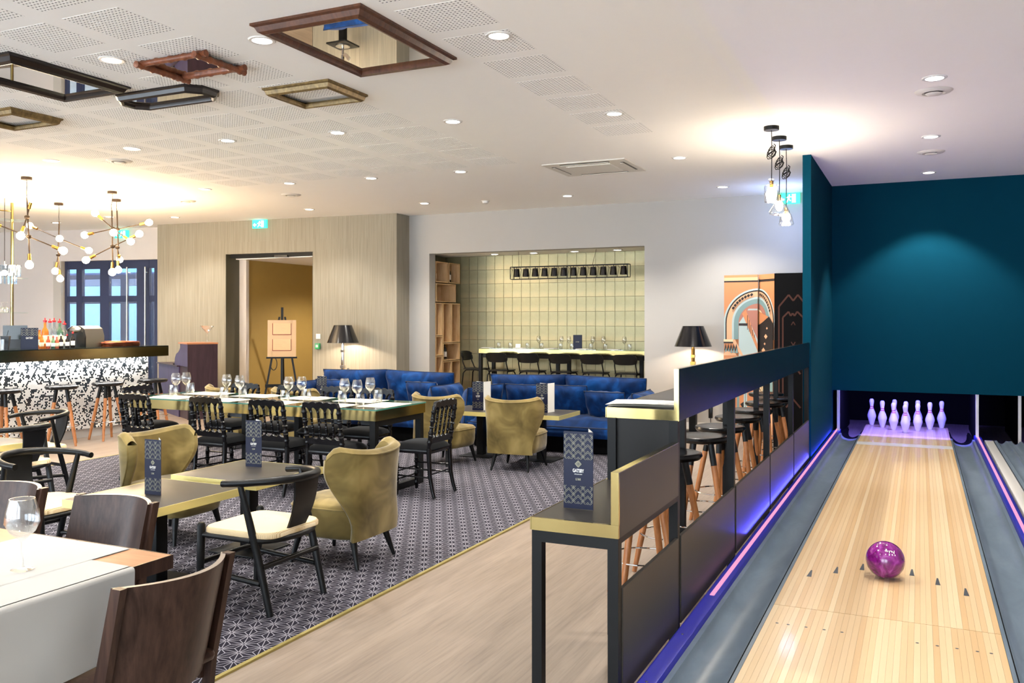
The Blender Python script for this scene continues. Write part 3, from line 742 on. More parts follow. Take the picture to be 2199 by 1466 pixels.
# ball
kb2 = Kit(); kb2.part('shell', MB().ball((0, 0, .108), .108, n=40, k=26), 'ball')
def ontoball(mb, dx, dy):
    o = MB(); o.f = mb.f; o.mi = mb.mi
    for x, y, z in mb.v:
        a, b = (x + dx) / .108, (y + dy) / .108 ; a0, b0 = R(14), R(36)
        th = a0 + a; ph = b0 + b; r_ = .1085
        o.v.append((r_ * math.sin(th) * math.cos(ph), -r_ * math.cos(th) * math.cos(ph), .108 + r_ * math.sin(ph)))
    return o
ml = MB()
for pts in ([(-.024, -.016), (-.018, -.016), (-.012, .010), (-.018, .010)], [(-.018, .010), (.0, .010), (.0, .014), (-.018, .014)], [(-.004, -.016), (.002, -.016), (.004, .012), (-.002, .012)], [(.002, .012), (.012, -.006), (.016, -.006), (.006, .012)], [(.012, -.006), (.02, .013), (.026, .013), (.016, -.006)], [(.014, -.018), (.02, -.018), (.026, .013), (.02, .013)],
            [(-.05, .010), (-.022, .010), (-.022, .013), (-.05, .013)], [(-.046, .005), (-.026, .005), (-.026, .007), (-.046, .007)]):
    ml.poly([(x, y, 0) for x, y in pts])
kb2.part('lettering', ontoball(ml, 0, 0), 'print_white', False)
inst(kb2, 'bowling_ball', 'purple marbled bowling ball with white lettering on the lane', 'bowling ball', (-.184, 5.60, LZ + .001), 12)

# ------------------------------------------------------------------ partition bench with raised bar along the lane
PX0, PX1 = -1.467, -1.09
kq = Kit()
PY = [4.30, 5.75, 7.20, 8.65, 9.93]
def post(x0, x1, y, z1, z0=0): return MB().box(x0, x1, y - .022, y + .022, z0, z1)
kq.part('top', MB().box(PX0 + .004, PX1 - .03, 4.295, 9.96, 1.118, 1.17), 'table_dark', False)
kq.part('brass_edge', MB().box(PX0, PX1 + .005, 4.285, 4.294, 1.118, 1.171).box(PX0 - .003, PX0 + .003, 4.285, 9.96, 1.118, 1.171), 'brass', False, label='mirror polished brass edge')
for a, b in ((4.295, 8.64), (8.644, 9.96)):
    kq.part('screen_board', MB().box(PX1 - .018, PX1 + .004, a, b, 1.115, 1.374), 'board_reflect_dark', False, label='long dark upright board')
kq.part('screen_edging', MB().box(PX1 - .020, PX1 + .0045, 4.283, 4.2945, 1.115, 1.376).box(PX1 - .019, PX1 + .003, 4.295, 9.96, 1.3742, 1.3765), 'brass', False)
kq.part('front_board', MB().box(PX0 + .008, PX1 - .002, 4.297, 4.315, .78, 1.118), 'charcoal', False)
for y in PY:
    kq.part('leg', post(PX0 + .01, PX0 + .055, y, 1.118), 'black_metal', False); kq.part('leg', post(PX1 - .045, PX1, y, 1.118), 'black_metal', False)
for a, b in zip(PY, PY[1:]):
    kq.part('lower_panel', MB().rbox(PX1 - .012, PX1 + .006, a + .026, b - .026, .10, .538, .003), 'panel_grey', False)
inst(kq, 'high_bar_table', 'long dark bar table with brass end and upright board along the lane', 'bar table')
kr = Kit()
kr.part('top', MB().box(PX0 + .002, PX1 - .03, 3.34, 4.28, .748, .80), 'table_dark', False)
kr.part('brass_edge', MB().box(PX0, PX1 + .004, 3.325, 3.339, .748, .801).box(PX0 - .004, PX0 + .001, 3.325, 4.28, .748, .801), 'brass', False, label='mirror polished brass edge')
kr.part('screen_board', MB().box(PX1 - .022, PX1 + .004, 3.34, 4.28, .748, 1.008), 'panel_grey', False)
kr.part('screen_edging', MB().box(PX1 - .028, PX1 + .005, 3.325, 3.339, .8015, 1.012).box(PX1 - .028, PX1 + .0045, 3.34, 4.28, 1.0085, 1.012), 'brass', False)
for x0, x1 in ((PX0 + .002, PX0 + .046), (PX1 - .043, PX1 + .001)): kr.part('leg', MB().box(x0, x1, 3.33, 3.374, 0, .748), 'black_metal', False)
kr.part('front_bar', MB().box(PX0 + .046, PX1 - .043, 3.33, 3.374, .70, .748), 'black_metal', False)
kr.part('side_bar', MB().box(PX1 - .04, PX1, 3.374, 4.275, .72, .748), 'black_metal', False); kr.part('side_bar', MB().box(PX0 + .01, PX0 + .05, 3.374, 4.275, .72, .748), 'black_metal', False)
kr.part('lower_panel', MB().rbox(PX1 - .012, PX1 + .006, 3.377, 4.272, .10, .538, .003), 'panel_grey', False)
inst(kr, 'low_bar_table', 'lower end table with brass edge and grey panel nearest the camera', 'bar table')

# bar stools with round black seats and dipped wooden legs
def stoolkit(h=.775):
    k = Kit()
    k.part('seat', MB().lathe([(0, h - .05), (.15, h - .05), (.185, h - .042), (.20, h - .022), (.195, h - .006), (.178, h), (.12, h - .006), (0, h - .009)], 36), 'lacquer')
    for a in (45, 135, 225, 315):
        c, s_ = math.cos(R(a)), math.sin(R(a)); p0 = Vector((c * .085, s_ * .085, h - .05)); p1 = Vector((c * .235, s_ * .235, 0)); mid = p0.lerp(p1, .22)
        i = k.part('leg', MB().tube([mid, p0.lerp(p1, .7), p1], [.0215, .020, .0145], 12), 'leg_wood')
        k.part('dipped_top', MB().tube([p0, mid], [.0225, .0220], 12), 'black_wood', sub=i, label='black dipped top of the leg')
    rz = .25; rr = .085 + .15 * (h - .05 - rz) / (h - .05) + .013
    k.part('foot_ring', MB().tube([(rr * math.cos(2 * PI * q_ / 32), rr * math.sin(2 * PI * q_ / 32), rz) for q_ in range(32)], .0055, 8, closed=True), 'chrome')
    return k
ks = stoolkit()
SY = [4.90, 5.52, 6.40, 7.05, 7.80, 8.48, 9.28, 9.90, 10.45]
for i, y in enumerate(SY):
    x = -1.45 if i < 8 else -1.62
    inst(ks, 'bar_stool', ('%s black seated stool along the lane partition, counted from the camera' % ORD[i]), 'bar stool', (x, y, 0), 30 + 37 * i, 'stools at the lane partition')

# the coloured light rows in the gutter caps throw blue up the boards and the teal wall
lamp('cap_light', 'AREA', (-1.052, 9.3, LZ + .036), 8, (0.06, 0.07, 1.0), (.012, 6.2), aim=(-1.052, 9.3, 3)).rotation_euler = (R(180), 0, 0)
lamp('cap_light', 'AREA', (.642, 8.2, LZ + .036), 2.2, (0.06, 0.07, 1.0), (.012, 8.2), aim=(.642, 8.2, 3)).rotation_euler = (R(180), 0, 0)

# ------------------------------------------------------------------ lounge seating
# black spindle-back dining chair (faces +y, back at -y)
def napoleon():
    k = Kit(); w = .19; zs = .455
    tilt = T(0, -.185, zs) @ RX(9) @ T(0, 0, -zs)
    def beads(z0, z1, r=.0145):
        n = 40; P = []; Q = []
        for i in range(n + 1):
            u = i / n; z = z0 + (z1 - z0) * u; rr = r * (0.72 + .28 * math.sin(PI * ((u * 2) % 1)))
            for c in (.12, .16, .30, .34, .38, .5, .62, .66, .70, .84, .88):
                if abs(u - c) < .011: rr = r * 1.22
            P.append((0, 0, z)); Q.append(rr)
        return P, Q
    k.part('seat_frame', MB().rbox(-.20, .20, -.20, .195, .40, .445, .02), 'lacquer')
    st = MB()
    def seatf(u, v):
        a, b = 2 * u - 1, 2 * v - 1; q = max(0, 1 - abs(a) ** 3.2) * max(0, 1 - abs(b) ** 3.2)
        return ((.205 + .012 * q) * a, .2 * b, .44 + .064 * q ** .42)
    st.grid(seatf, 14, 14); st.grid(lambda u, v: ((2 * u - 1) * .205, (2 * v - 1) * .2, .438), 2, 2, flip=True); k.part('seat', st, 'black_velvet')
    for s in (-1, 1):
        P, Q = beads(zs, .845, .0215); p = MB().tube(P, Q, 10).xf(tilt @ T(s * w, 0, 0)); k.part('back_post', p, 'lacquer')
        k.part('leg', MB().tube([(s * w, -.185, zs), (s * w, -.187, .36), (s * w * 1.0, -.196, .2), (s * w * 1.02, -.222, .08), (s * w * 1.03, -.245, .009)], [.023, .022, .0195, .0175, .015], 10), 'lacquer')
        P, Q = beads(.009, .41, .0195); k.part('leg', MB().tube(P, Q, 10).xf(T(s * .175, .165, 0)), 'lacquer')
        for z in (.19, .26): k.part('side_stretcher', MB().tube([(s * w, -.2, z), (s * .176, .165, z)], .007, 8), 'lacquer')
    for z in (.15, .225): k.part('front_stretcher', MB().tube([(-.175, .165, z), (.175, .165, z)], .007, 8), 'lacquer')
    k.part('rear_stretcher', MB().tube([(-.19, -.2, .22), (.19, -.2, .22)], .007, 8), 'lacquer')
    for i in range(4):
        x = -w + 2 * w * (i + 1) / 5; P, Q = beads(.555, .83, .0112); k.part('spindle', MB().tube(P, Q, 8).xf(tilt @ T(x, 0, 0)), 'lacquer')
    def rail(N, top, bot, th):
        mb = MB(); A = []
        for i in range(N + 1):
            x = -w - .012 + (2 * w + .024) * i / N; u = i / N
            A.append([(x, -th, bot(u)), (x, th, bot(u)), (x, th, top(u)), (x, 0, top(u) + .006), (x, -th, top(u))])
        return mb.loft([list(reversed(a)) for a in A], 0, True)
    arc = lambda u: abs(math.sin(5 * PI * u))
    tr = rail(60, lambda u: .868 + .014 * (1 - (2 * u - 1) ** 2) + .011 * abs(math.sin(5 * PI * u)) - (.025 if u < .03 or u > .97 else 0), lambda u: .796 + .042 * arc(u) ** .6, .016)
    k.part('top_rail', tr.xf(tilt), 'lacquer', ang=50)
    lr = rail(60, lambda u: .546 + .020 * (1 - arc(u)), lambda u: .500, .014)
    k.part('lower_rail', lr.xf(tilt), 'lacquer', ang=50)
    return k
kn = napoleon()
for i, (x, y, rz) in enumerate([(-7.04, 6.34, 0), (-6.16, 6.40, -2), (-5.43, 6.40, 0), (-4.83, 6.42, 0)]):
    inst(kn, 'spindle_chair', 'black spindle-back chair on the camera side of long table, %s from the bar' % ORD[i], 'chair', (x, y + .14, 0.008), rz, 'spindle chairs around the long glass table')
for i, (x, rz) in enumerate([(-7.03, 180), (-6.37, 178), (-5.74, 181), (-5.22, 180)]):
    inst(kn, 'spindle_chair', 'black spindle-back chair on the sofa side of long table, %s from the bar' % ORD[i], 'chair', (x, 7.55, 0.008), rz, 'spindle chairs around the long glass table')
inst(kn, 'spindle_chair', 'black spindle-back chair at the end of long table beside the stools', 'chair', (-4.19, 6.99, 0.008), 90, 'spindle chairs around the long glass table')
inst(kn, 'spindle_chair', 'black spindle-back chair at the end of long table toward the bar', 'chair', (-7.66, 7.05, 0.008), -90, 'spindle chairs around the long glass table')

# horseshoe-rail armchair in black wood with woven cord seat (faces +y)
def horseshoe():
    k = Kit()
    pth = []; rr = []
    N = 40
    for i in range(N + 1):
        u = i / N * 2 - 1; a = u * 1.62
        x = .285 * math.sin(a) / math.sin(1.62) * (1 - .02 * abs(u)); y = -.335 + .38 * (1 - math.cos(a)) / (1 - math.cos(1.62)) * .98
        if abs(u) > .93: x = math.copysign(.272, u)
        pth.append((x, y, .735 - .03 * abs(u) ** 2)); rr.append(.0195 + .006 * (1 - abs(u)))
    k.part('arm_rail', MB().tube(pth, rr, 12), 'black_wood')
    sp = MB()
    def spl(u, v, off):
        x = (2 * u - 1) * (.075 + .03 * v); z = .425 + .315 * v; y = -.245 - .085 * v - .025 * math.sin(PI * v) + .30 * x * x * 2.2
        return (x, y + off, z)
    sp.grid(lambda u, v: spl(u, v, .006), 8, 10, flip=True); sp.grid(lambda u, v: spl(u, v, -.006), 8, 10)
    for e in (0, 1): sp.grid(lambda u, v: spl(e, v, -.006 + .012 * u), 1, 10, flip=bool(1 - e))
    k.part('splat', sp, 'black_wood')
    for s in (-1, 1):
        k.part('leg', MB().tube([(s * .235, -.265, .0), (s * .238, -.20, .25), (s * .245, -.13, .5), (s * .262, -.075, .715)], [.0185, .0225, .021, .016], 12), 'black_wood')
        k.part('leg', MB().tube([(s * .232, .245, .0), (s * .240, .232, .25), (s * .243, .222, .455), (s * .243, .222, .468)], [.0175, .0225, .0235, .015], 12), 'black_wood')
        k.part('side_rail', MB().tube([(s * .24, .22, .40), (s * .243, -.14, .40)], .016, 10), 'black_wood')
        k.part('side_stretcher', MB().tube([(s * .238, .235, .20), (s * .238, -.20, .17)], .0155, 10), 'black_wood')
    k.part('front_rail', MB().tube([(-.24, .222, .395), (.24, .222, .395)], .016, 10), 'black_wood')
    k.part('front_stretcher', MB().tube([(-.238, .236, .24), (.238, .236, .24)], .0155, 10), 'black_wood')
    k.part('rear_stretcher', MB().tube([(-.237, -.21, .26), (.237, -.21, .26)], .0155, 10), 'black_wood')
    k.part('rear_rail', MB().tube([(.24 * math.cos(a), -.13 - .15 * math.sin(a), .40) for a in [PI * i / 14 for i in range(15)]], .0165, 10), 'black_wood')
    st = MB()
    def out(i, dz, z):
        o = []
        for j in range(32):
            a = 2 * PI * j / 32; c, s_ = math.cos(a), math.sin(a)
            x = .247 * math.copysign(abs(c) ** .30, c); y = (.235 if s_ > 0 else .262) * math.copysign(abs(s_) ** (.24 if s_ > 0 else .55), s_)
            o.append((x * i, y * i - .01, z))
        return o
    st.loft([out(.93, 0, .405), out(1.0, 0, .415), out(1.0, 0, .435), out(.97, 0, .447), out(.6, 0, .444), out(.05, 0, .438)], 0, True)
    k.part('seat', st, 'cord_seat', label='woven paper cord seat')
    return k
kh = horseshoe()
inst(kh, 'horseshoe_armchair', 'black horseshoe armchair with cord seat, in front of the khaki chair', 'armchair', (-3.46, 3.97, .008), 90)
inst(kh, 'horseshoe_armchair', 'black horseshoe armchair with cord seat behind the wine glass', 'armchair', (-5.08, 3.84, .008), -90)
inst(kh, 'horseshoe_armchair', 'black horseshoe armchair at the brass-edged table by the bar, back to camera', 'armchair', (-6.87, 4.80, .008), 90)
inst(kh, 'horseshoe_armchair', 'black horseshoe armchair farthest from camera, nearest the bar stools', 'armchair', (-7.48, 5.42, .008), 172)

# khaki velvet cocktail chair (faces +y)
def club():
    k = Kit()
    def sm(v):
        q = min(1, max(0, (v - .12) / .78)); return q * q * (3 - 2 * q)
    def half(v): return .258 + .078 * sm(v)
    def P(u, v, off):
        a = 2 * u - 1; w = half(v); top = .735 + .05 * abs(a) ** 1.7 - .075 * max(0, (abs(a) - .80) / .2) ** 2.2
        z = .185 + (top - .185) * v
        y = -.275 - .06 * v + (abs(a) ** 2.8) * (.02 + .21 * sm(v))
        x = w * math.sin(a * 1.45) / math.sin(1.45)
        nx, ny = -a * .75, 1 - .55 * abs(a) ** 2; l = math.hypot(nx, ny)
        return (x + nx / l * off, y + ny / l * off, z)
    bk = MB(); nu, nv = 22, 14; th = .075
    bk.grid(lambda u, v: P(u, v, 0), nu, nv)
    bk.grid(lambda u, v: P(u, v, th * (.7 + .3 * v)), nu, nv, flip=True)
    def rim(u, q):
        a = P(u, 1, 0); b = P(u, 1, th); c = [(a[i] + (b[i] - a[i]) * q) for i in range(3)]; c[2] += .03 * math.sin(PI * q); return c
    bk.grid(lambda u, q: rim(u, q), nu, 5)
    for e in (0, 1):
        def side(q, v):
            a = P(e, v, 0); b = P(e, v, th * (.7 + .3 * v)); c = [a[i] + (b[i] - a[i]) * q for i in range(3)]; c[1] += .022 * math.sin(PI * q); return c
        bk.grid(side, 4, nv, flip=bool(e == 0))
    bk.grid(lambda u, q: [P(u, 0, 0)[i] + (P(u, 0, th * .7)[i] - P(u, 0, 0)[i]) * q for i in range(3)], nu, 1, flip=True)
    ib_ = k.part('backrest', bk, 'khaki', ang=60)
    pth = [P(0, v / 14, .004) for v in range(15)] + [P(u / 22, 1, .002) for u in range(1, 22)] + [P(1, v / 14, .004) for v in range(14, -1, -1)]
    k.part('piping', MB().tube(pth, .0065, 6), 'khaki', sub=ib_)
    sb = MB()
    def seat(i, z):
        o = []
        for j in range(36):
            a = 2 * PI * j / 36; c, s_ = math.cos(a), math.sin(a)
            o.append((.272 * i * math.copysign(abs(c) ** .5, c), .29 * i * math.copysign(abs(s_) ** .5, s_) + .012, z))
        return o
    sb.loft([seat(.86, .185), seat(.95, .20), seat(.99, .25), seat(1.0, .33), seat(1.0, .375), seat(.985, .398), seat(.93, .412), seat(.6, .425), seat(.05, .43)], 0, True)
    i2 = k.part('seat', sb, 'khaki', ang=60)
    k.part('piping', MB().tube([(x * 1.004, y * 1.004, z + .012) for x, y, z in seat(1.0, .372)], .0055, 6, closed=True), 'khaki', sub=i2)
    for s in (-1, 1):
        k.part('leg', MB().tube([(s * .19, .22, .20), (s * .235, .255, 0)], [.026, .012], 10), 'black_wood')
        k.part('leg', MB().tube([(s * .18, -.20, .20), (s * .215, -.262, 0)], [.026, .012], 10), 'black_wood')
    return k
kc = club()
inst(kc, 'cocktail_chair', 'khaki velvet wing chair seen from behind, nearest the camera', 'armchair', (-3.54, 4.88, .008), 90)
inst(kc, 'cocktail_chair', 'khaki velvet wing chair facing us behind the two brass-edged tables', 'armchair', (-5.06, 4.84, .008), -90)
inst(kc, 'cocktail_chair', 'khaki velvet wing chair seen squarely from behind, before the sofa', 'armchair', (-3.97, 8.66, .008), 3)
inst(kc, 'cocktail_chair', 'khaki velvet wing chair behind the black chair at the table end', 'armchair', (-4.88, 8.66, .008), -8)
inst(kc, 'cocktail_chair', 'khaki velvet wing chair half hidden behind middle of the long table', 'armchair', (-6.86, 8.62, .008), 0)
inst(kc, 'cocktail_chair', 'khaki velvet wing chair half hidden behind the table end toward the bar', 'armchair', (-7.92, 8.62, .008), 0)

# navy velvet sofas
def pillow(w, h, d, seed=0, n=18, crease=.5):
    g = random.Random(seed); ph = [g.uniform(0, 6) for _ in range(8)]; mb = MB()
    def f(u, v, s):
        a, b = 2 * u - 1, 2 * v - 1
        q = max(0, 1 - abs(a) ** 5) * max(0, 1 - abs(b) ** 5); t = d / 2 * q ** .5
        pin = 1 - .03 * (1 - abs(a) ** 2) * abs(b) ** 6; pin2 = 1 - .03 * (1 - abs(b) ** 2) * abs(a) ** 6
        wr = crease * .014 * (math.sin(9 * a + 4 * b + ph[0]) + math.sin(15 * a - 6 * b + ph[1]) * .6 + math.sin(23 * a + 3 * b + ph[2]) * .35) * (q ** .3)
        return (a * w / 2 * pin2, s * t + wr * (1 if t > 0 else 0), b * h / 2 * pin)
    mb.grid(lambda u, v: f(u, v, -1), n, n); mb.grid(lambda u, v: f(u, v, 1), n, n, flip=True)
    edge = [f(i / n, 0, 0) for i in range(n)] + [f(1, i / n, 0) for i in range(n)] + [f(1 - i / n, 1, 0) for i in range(n)] + [f(0, 1 - i / n, 0) for i in range(n)]
    return mb, MB().tube(edge, .007, 6, closed=True)
def sofa(W, seed):
    k = Kit(); h = W / 2
    k.part('base', MB().rbox(-h + .16, h - .16, .08, .92, .005, .22, .03), 'pit_black')
    sb = MB()
    def st(u, v):
        a, b = 2 * u - 1, 2 * v - 1; q = max(0, 1 - abs(a) ** 8) * max(0, 1 - abs(b) ** 6)
        return (a * (h - .13), .44 + b * .46, .30 + .11 * q ** .3 + .05 * v + .008 * math.sin(14 * a + 2 * b + seed) * q)
    sb.grid(st, 40, 14); sb.grid(lambda u, v: ((2 * u - 1) * (h - .13), .44 + (2 * v - 1) * .46, .20), 2, 2, flip=True)
    x = h - .13
    sb.grid(lambda u, v: ((2 * u - 1) * x, -.02 - .02 * math.sin(PI * v), .20 + .10 * v), 30, 4)
    sb.grid(lambda u, v: (x, -.02 + .92 * u, .20 + (.10 + .05 * u) * v), 8, 2); sb.grid(lambda u, v: (-x, -.02 + .92 * u, .20 + (.10 + .05 * u) * v), 8, 2, flip=True)
    i = k.part('seat', sb, 'navy', ang=70); k.part('piping', MB().tube([(-x + 2 * x * q_ / 20, -.035, .325) for q_ in range(21)], .007, 6), 'piping', sub=i)
    k.part('back', MB().rbox(-h + .1, h - .1, .80, .98, .2, .62, .05), 'navy')
    for s in (-1, 1):
        p, e = pillow((W - .32) / 2 + .04, .50, .26, seed + s, 22, 1.0); M = T(s * (W - .32) / 4, .68, .655) @ RX(12) @ RY(s * 1.2)
        i = k.part('back_cushion', p.xf(M), 'navy', ang=80); k.part('piping', e.xf(M), 'piping', sub=i)
        ar, e2 = pillow(.78, .56, .24, seed + 7 * s, 16, .8); M = T(s * (h - .09), .38, .47) @ RZ(90) @ RX(-s * 8)
        i = k.part('arm', ar.xf(M), 'navy', ang=80); k.part('piping', e2.xf(M), 'piping', sub=i)
        k.part('arm_base', MB().rbox(s * (h - .12) - .09, s * (h - .12) + .09, .02, .92, .12, .5, .04), 'navy')
    return k
inst(sofa(2.42, 3), 'sofa', 'navy velvet sofa in front of the niche, beside the stools', 'sofa', (-4.13, 9.83, .008), 0)
inst(sofa(2.46, 11), 'sofa', 'navy velvet sofa behind the long table, below the papered wall', 'sofa', (-6.86, 9.83, .008), 0)
def cushion(x, y, z, w, h, rz, tilt, seed, label):
    k = Kit(); p, e = pillow(w, h, .19, seed, 16, .7); M = RX(tilt)
    k.part('cover', p.xf(M), 'navy', ang=80); k.part('piping', e.xf(M), 'piping'); inst(k, 'cushion', label, 'cushion', (x, y, z), rz)
cushion(-4.60, 10.30, .61, .56, .38, 4, 18, 21, 'wide navy cushion against back of niche sofa, first from the shelves')
cushion(-4.03, 10.28, .61, .58, .40, -3, 18, 22, 'navy cushion in the middle of niche sofa behind the menu')
cushion(-3.47, 10.14, .59, .54, .34, -6, 24, 23, 'small navy cushion beside the near arm of niche sofa')
cushion(-5.08, 10.10, .61, .44, .38, 62, 20, 24, 'navy cushion leaning in the corner of niche sofa toward the shelves')
cushion(-6.13, 10.26, .61, .50, .36, -4, 20, 25, 'small navy cushion near the arm of sofa behind long table')
cushion(-7.62, 10.28, .60, .56, .36, 3, 20, 26, 'navy cushion at the lamp end of sofa behind long table')

# dark topped lounge tables with a brass rim
def ltable(w, d, h=.55, th=.048, bw=.40):
    k = Kit()
    k.part('top', MB().rbox(-w / 2 + .003, w / 2 - .003, -d / 2 + .003, d / 2 - .003, h - th + .002, h, .003), 'table_dark')
    e = .0035
    for x0, x1, y0, y1 in ((-w / 2, w / 2, -d / 2, -d / 2 + e), (-w / 2, w / 2, d / 2 - e, d / 2), (-w / 2, -w / 2 + e, -d / 2 + e, d / 2 - e), (w / 2 - e, w / 2, -d / 2 + e, d / 2 - e)):
        k.part('brass_rim', MB().box(x0, x1, y0, y1, h - th, h + .0004), 'brass_satin', False)
    k.part('column', MB().rbox(-.045, .045, -.045, .045, .012, h - th, .006), 'black_metal')
    k.part('base_plate', MB().rbox(-bw / 2, bw / 2, -bw / 2, bw / 2, 0, .012, .01), 'black_metal')
    return k
inst(ltable(.71, .76), 'lounge_table', 'dark square table with brass rim nearest the camera, menu on it', 'table', (-4.245, 3.93, .008))
inst(ltable(.75, .71), 'lounge_table', 'dark square table with brass rim beside the near khaki chair', 'table', (-4.285, 4.79, .008))
inst(ltable(.75, .75), 'lounge_table', 'dark table with brass rim at the picture edge before the bar', 'table', (-7.40, 4.83, .008))
inst(ltable(.70, .66), 'lounge_table', 'dark brass-rimmed table before the niche sofa, standing nearest the stools', 'table', (-3.96, 9.28, .008))
inst(ltable(.70, .66), 'lounge_table', 'dark brass-rimmed table before the niche sofa, behind the half hidden chair', 'table', (-4.74, 9.28, .008))
inst(ltable(.70, .66), 'lounge_table', 'dark brass-rimmed table before the sofa below the papered wall', 'table', (-7.0, 9.30, .008))

# folded menus
LH, LW = .335, .136
def menu_lines(mb, z0, z1, w):
    """art deco lattice printed between z0 and z1: chevron arches in double lines"""
    e = .0008; nx = 3; cw = w / nx; ch = .0285
    def seg(a, b):
        (x0, y0), (x1, y1) = a, b
        # clip to field
        def clip(p, q_):
            pts = []
            t0, t1 = 0.0, 1.0
            for c0, c1, lo, hi in ((p[0], q_[0], -w / 2, w / 2), (p[1], q_[1], z0, z1)):
                d = c1 - c0
                if abs(d) < 1e-9:
                    if c0 < lo or c0 > hi: return None
                else:
                    a_, b_ = sorted(((lo - c0) / d, (hi - c0) / d)); t0 = max(t0, a_); t1 = min(t1, b_)
            if t0 >= t1: return None
            L = lambda t_: (p[0] + (q_[0] - p[0]) * t_, p[1] + (q_[1] - p[1]) * t_)
            return L(t0), L(t1)
        r_ = clip((x0, y0), (x1, y1))
        if not r_: return
        (x0, y0), (x1, y1) = r_; l = math.hypot(x1 - x0, y1 - y0); n = (-(y1 - y0) / l * e / 2, (x1 - x0) / l * e / 2)
        p = [(x0 + n[0], -.0006, y0 + n[1]), (x0 - n[0], -.0006, y0 - n[1]), (x1 - n[0], -.0006, y1 - n[1]), (x1 + n[0], -.0006, y1 + n[1])]
        mb.poly(p)
    k = int((z1 - z0) / ch) + 2
    for i in range(-1, nx + 1):
        for j in range(-2, k):
            cx = -w / 2 + cw * (i + .5); zb = z0 + ch * j
            for o in (0, .007):
                seg((cx - cw * .72, zb + o), (cx, zb + cw * .72 + o)); seg((cx, zb + cw * .72 + o), (cx + cw * .72, zb + o))
def menukit(pages='blue', fold=38):
    k = Kit(); th = .0012
    f = k.part('front', MB().box(-LW / 2, LW / 2, 0, th, 0, LH), 'navy_print', False)
    ln = MB(); menu_lines(ln, .215, .325, LW - .004); menu_lines(ln, .022, .10, LW - .004); k.part('lattice_print', ln, 'print_line', False, sub=f, kind='stuff')
    g = MB()
    for r_ in (.0145, .0095):
        P = [(0, r_), (r_, 0), (0, -r_), (-r_, 0)]
        for a, b in zip(P, P[1:] + P[:1]):
            l = math.hypot(b[0] - a[0], b[1] - a[1]); n = (-(b[1] - a[1]) / l * .0008, (b[0] - a[0]) / l * .0008)
            g.poly([(a[0] + n[0], -.0006, .195 + a[1] + n[1]), (a[0] - n[0], -.0006, .195 + a[1] - n[1]), (b[0] - n[0], -.0006, .195 + b[1] - n[1]), (b[0] + n[0], -.0006, .195 + b[1] + n[1])])
    g.add(textmb('G', .011), T(0, -.0006, .195) @ RX(90))
    k.part('emblem', g, 'print_line', False, sub=f)
    w_ = MB(); w_.add(textmb('GATSBY', .021, 0, .0003), T(0, -.0006, .165) @ RX(90) @ Matrix.Diagonal((.68, 1.0, 1, 1)))
    w_.add(textmb('HOTEL & RESTAURANT', .0056), T(0, -.0006, .150) @ RX(90) @ Matrix.Diagonal((.62, 1, 1, 1))); k.part('lettering', w_, 'print_white', False, sub=f)
    w2 = MB().add(textmb('LE BAR', .014), T(0, -.0006, .128) @ RX(90) @ Matrix.Diagonal((.55, 1, 1, 1))); k.part('lettering', w2, 'print_line', False, sub=f)
    bk = MB().box(-LW, 0, 0, th, 0, LH).xf(T(LW / 2, 0, 0) @ RZ(-fold)); k.part('back', bk, 'navy_print', False)
    bk = MB().box(-LW, 0, -.0012, -.0002, 0.001, LH - .001).xf(T(LW / 2, .001, 0) @ RZ(-fold)); k.part('inner_page', bk, 'print_white', False)
    return k
km = menukit(); km2 = menukit(fold=62)
km3 = menukit(); km3.part('open_page', MB().box(0, LW, 0, .0012, 0, LH).xf(T(LW / 2 + .0005, 0, 0) @ RZ(66)), 'print_white', False)
inst(km, 'menu_card', 'tall navy menu card on the near brass-rimmed table', 'menu', (-4.23, 3.885, .558), 0, 'folded bar menus')
inst(km, 'menu_card', 'tall navy menu card on the table beside the near khaki chair', 'menu', (-4.37, 4.93, .558), 6, 'folded bar menus')
inst(km2, 'menu_card', 'tall navy menu card on the low table beside the lane', 'menu', (-1.342, 3.55, .801), 0, 'folded bar menus')
inst(km3, 'menu_card', 'menu card showing its pale page, before the middle of niche sofa', 'menu', (-3.93, 9.22, .558), 12, 'folded bar menus')
inst(km3, 'menu_card', 'menu card showing its pale page, between sofa and half hidden chair', 'menu', (-4.72, 9.15, .558), 12, 'folded bar menus')
inst(km, 'menu_card', 'menu card before the sofa below the papered wall', 'menu', (-7.02, 9.2, .558), 10, 'folded bar menus')

# ------------------------------------------------------------------ long dining table
DX0, DX1, DY0, DY1, DZ = -7.55, -4.45, 6.62, 7.50, .80
kt = Kit()
kt.part('glass_top', MB().box(DX0, DX1, DY0, DY1, DZ - .012, DZ), 'glass_green', False)
ed = MB()
for a in ((DX0, DX1, DY0 - .001, DY0), (DX0, DX1, DY1, DY1 + .001), (DX0 - .001, DX0, DY0, DY1), (DX1, DX1 + .001, DY0, DY1)): ed.box(*a, DZ - .012, DZ)
kt.part('glass_rim', ed, 'glass_edge', False)
kt.part('under_top', MB().box(DX0 + .012, DX1 - .012, DY0 + .012, DY1 - .012, DZ - .03, DZ - .016), 'brass', False)
for x0, x1, y0, y1 in ((DX0 + .006, DX1 - .006, DY0 + .004, DY0 + .011), (DX0 + .006, DX1 - .006, DY1 - .011, DY1 - .004), (DX0 + .004, DX0 + .011, DY0 + .012, DY1 - .012), (DX1 - .011, DX1 - .004, DY0 + .012, DY1 - .012)):
    kt.part('apron', MB().box(x0, x1, y0, y1, DZ - .105, DZ - .013), 'brass', False, label='mirror polished brass apron')
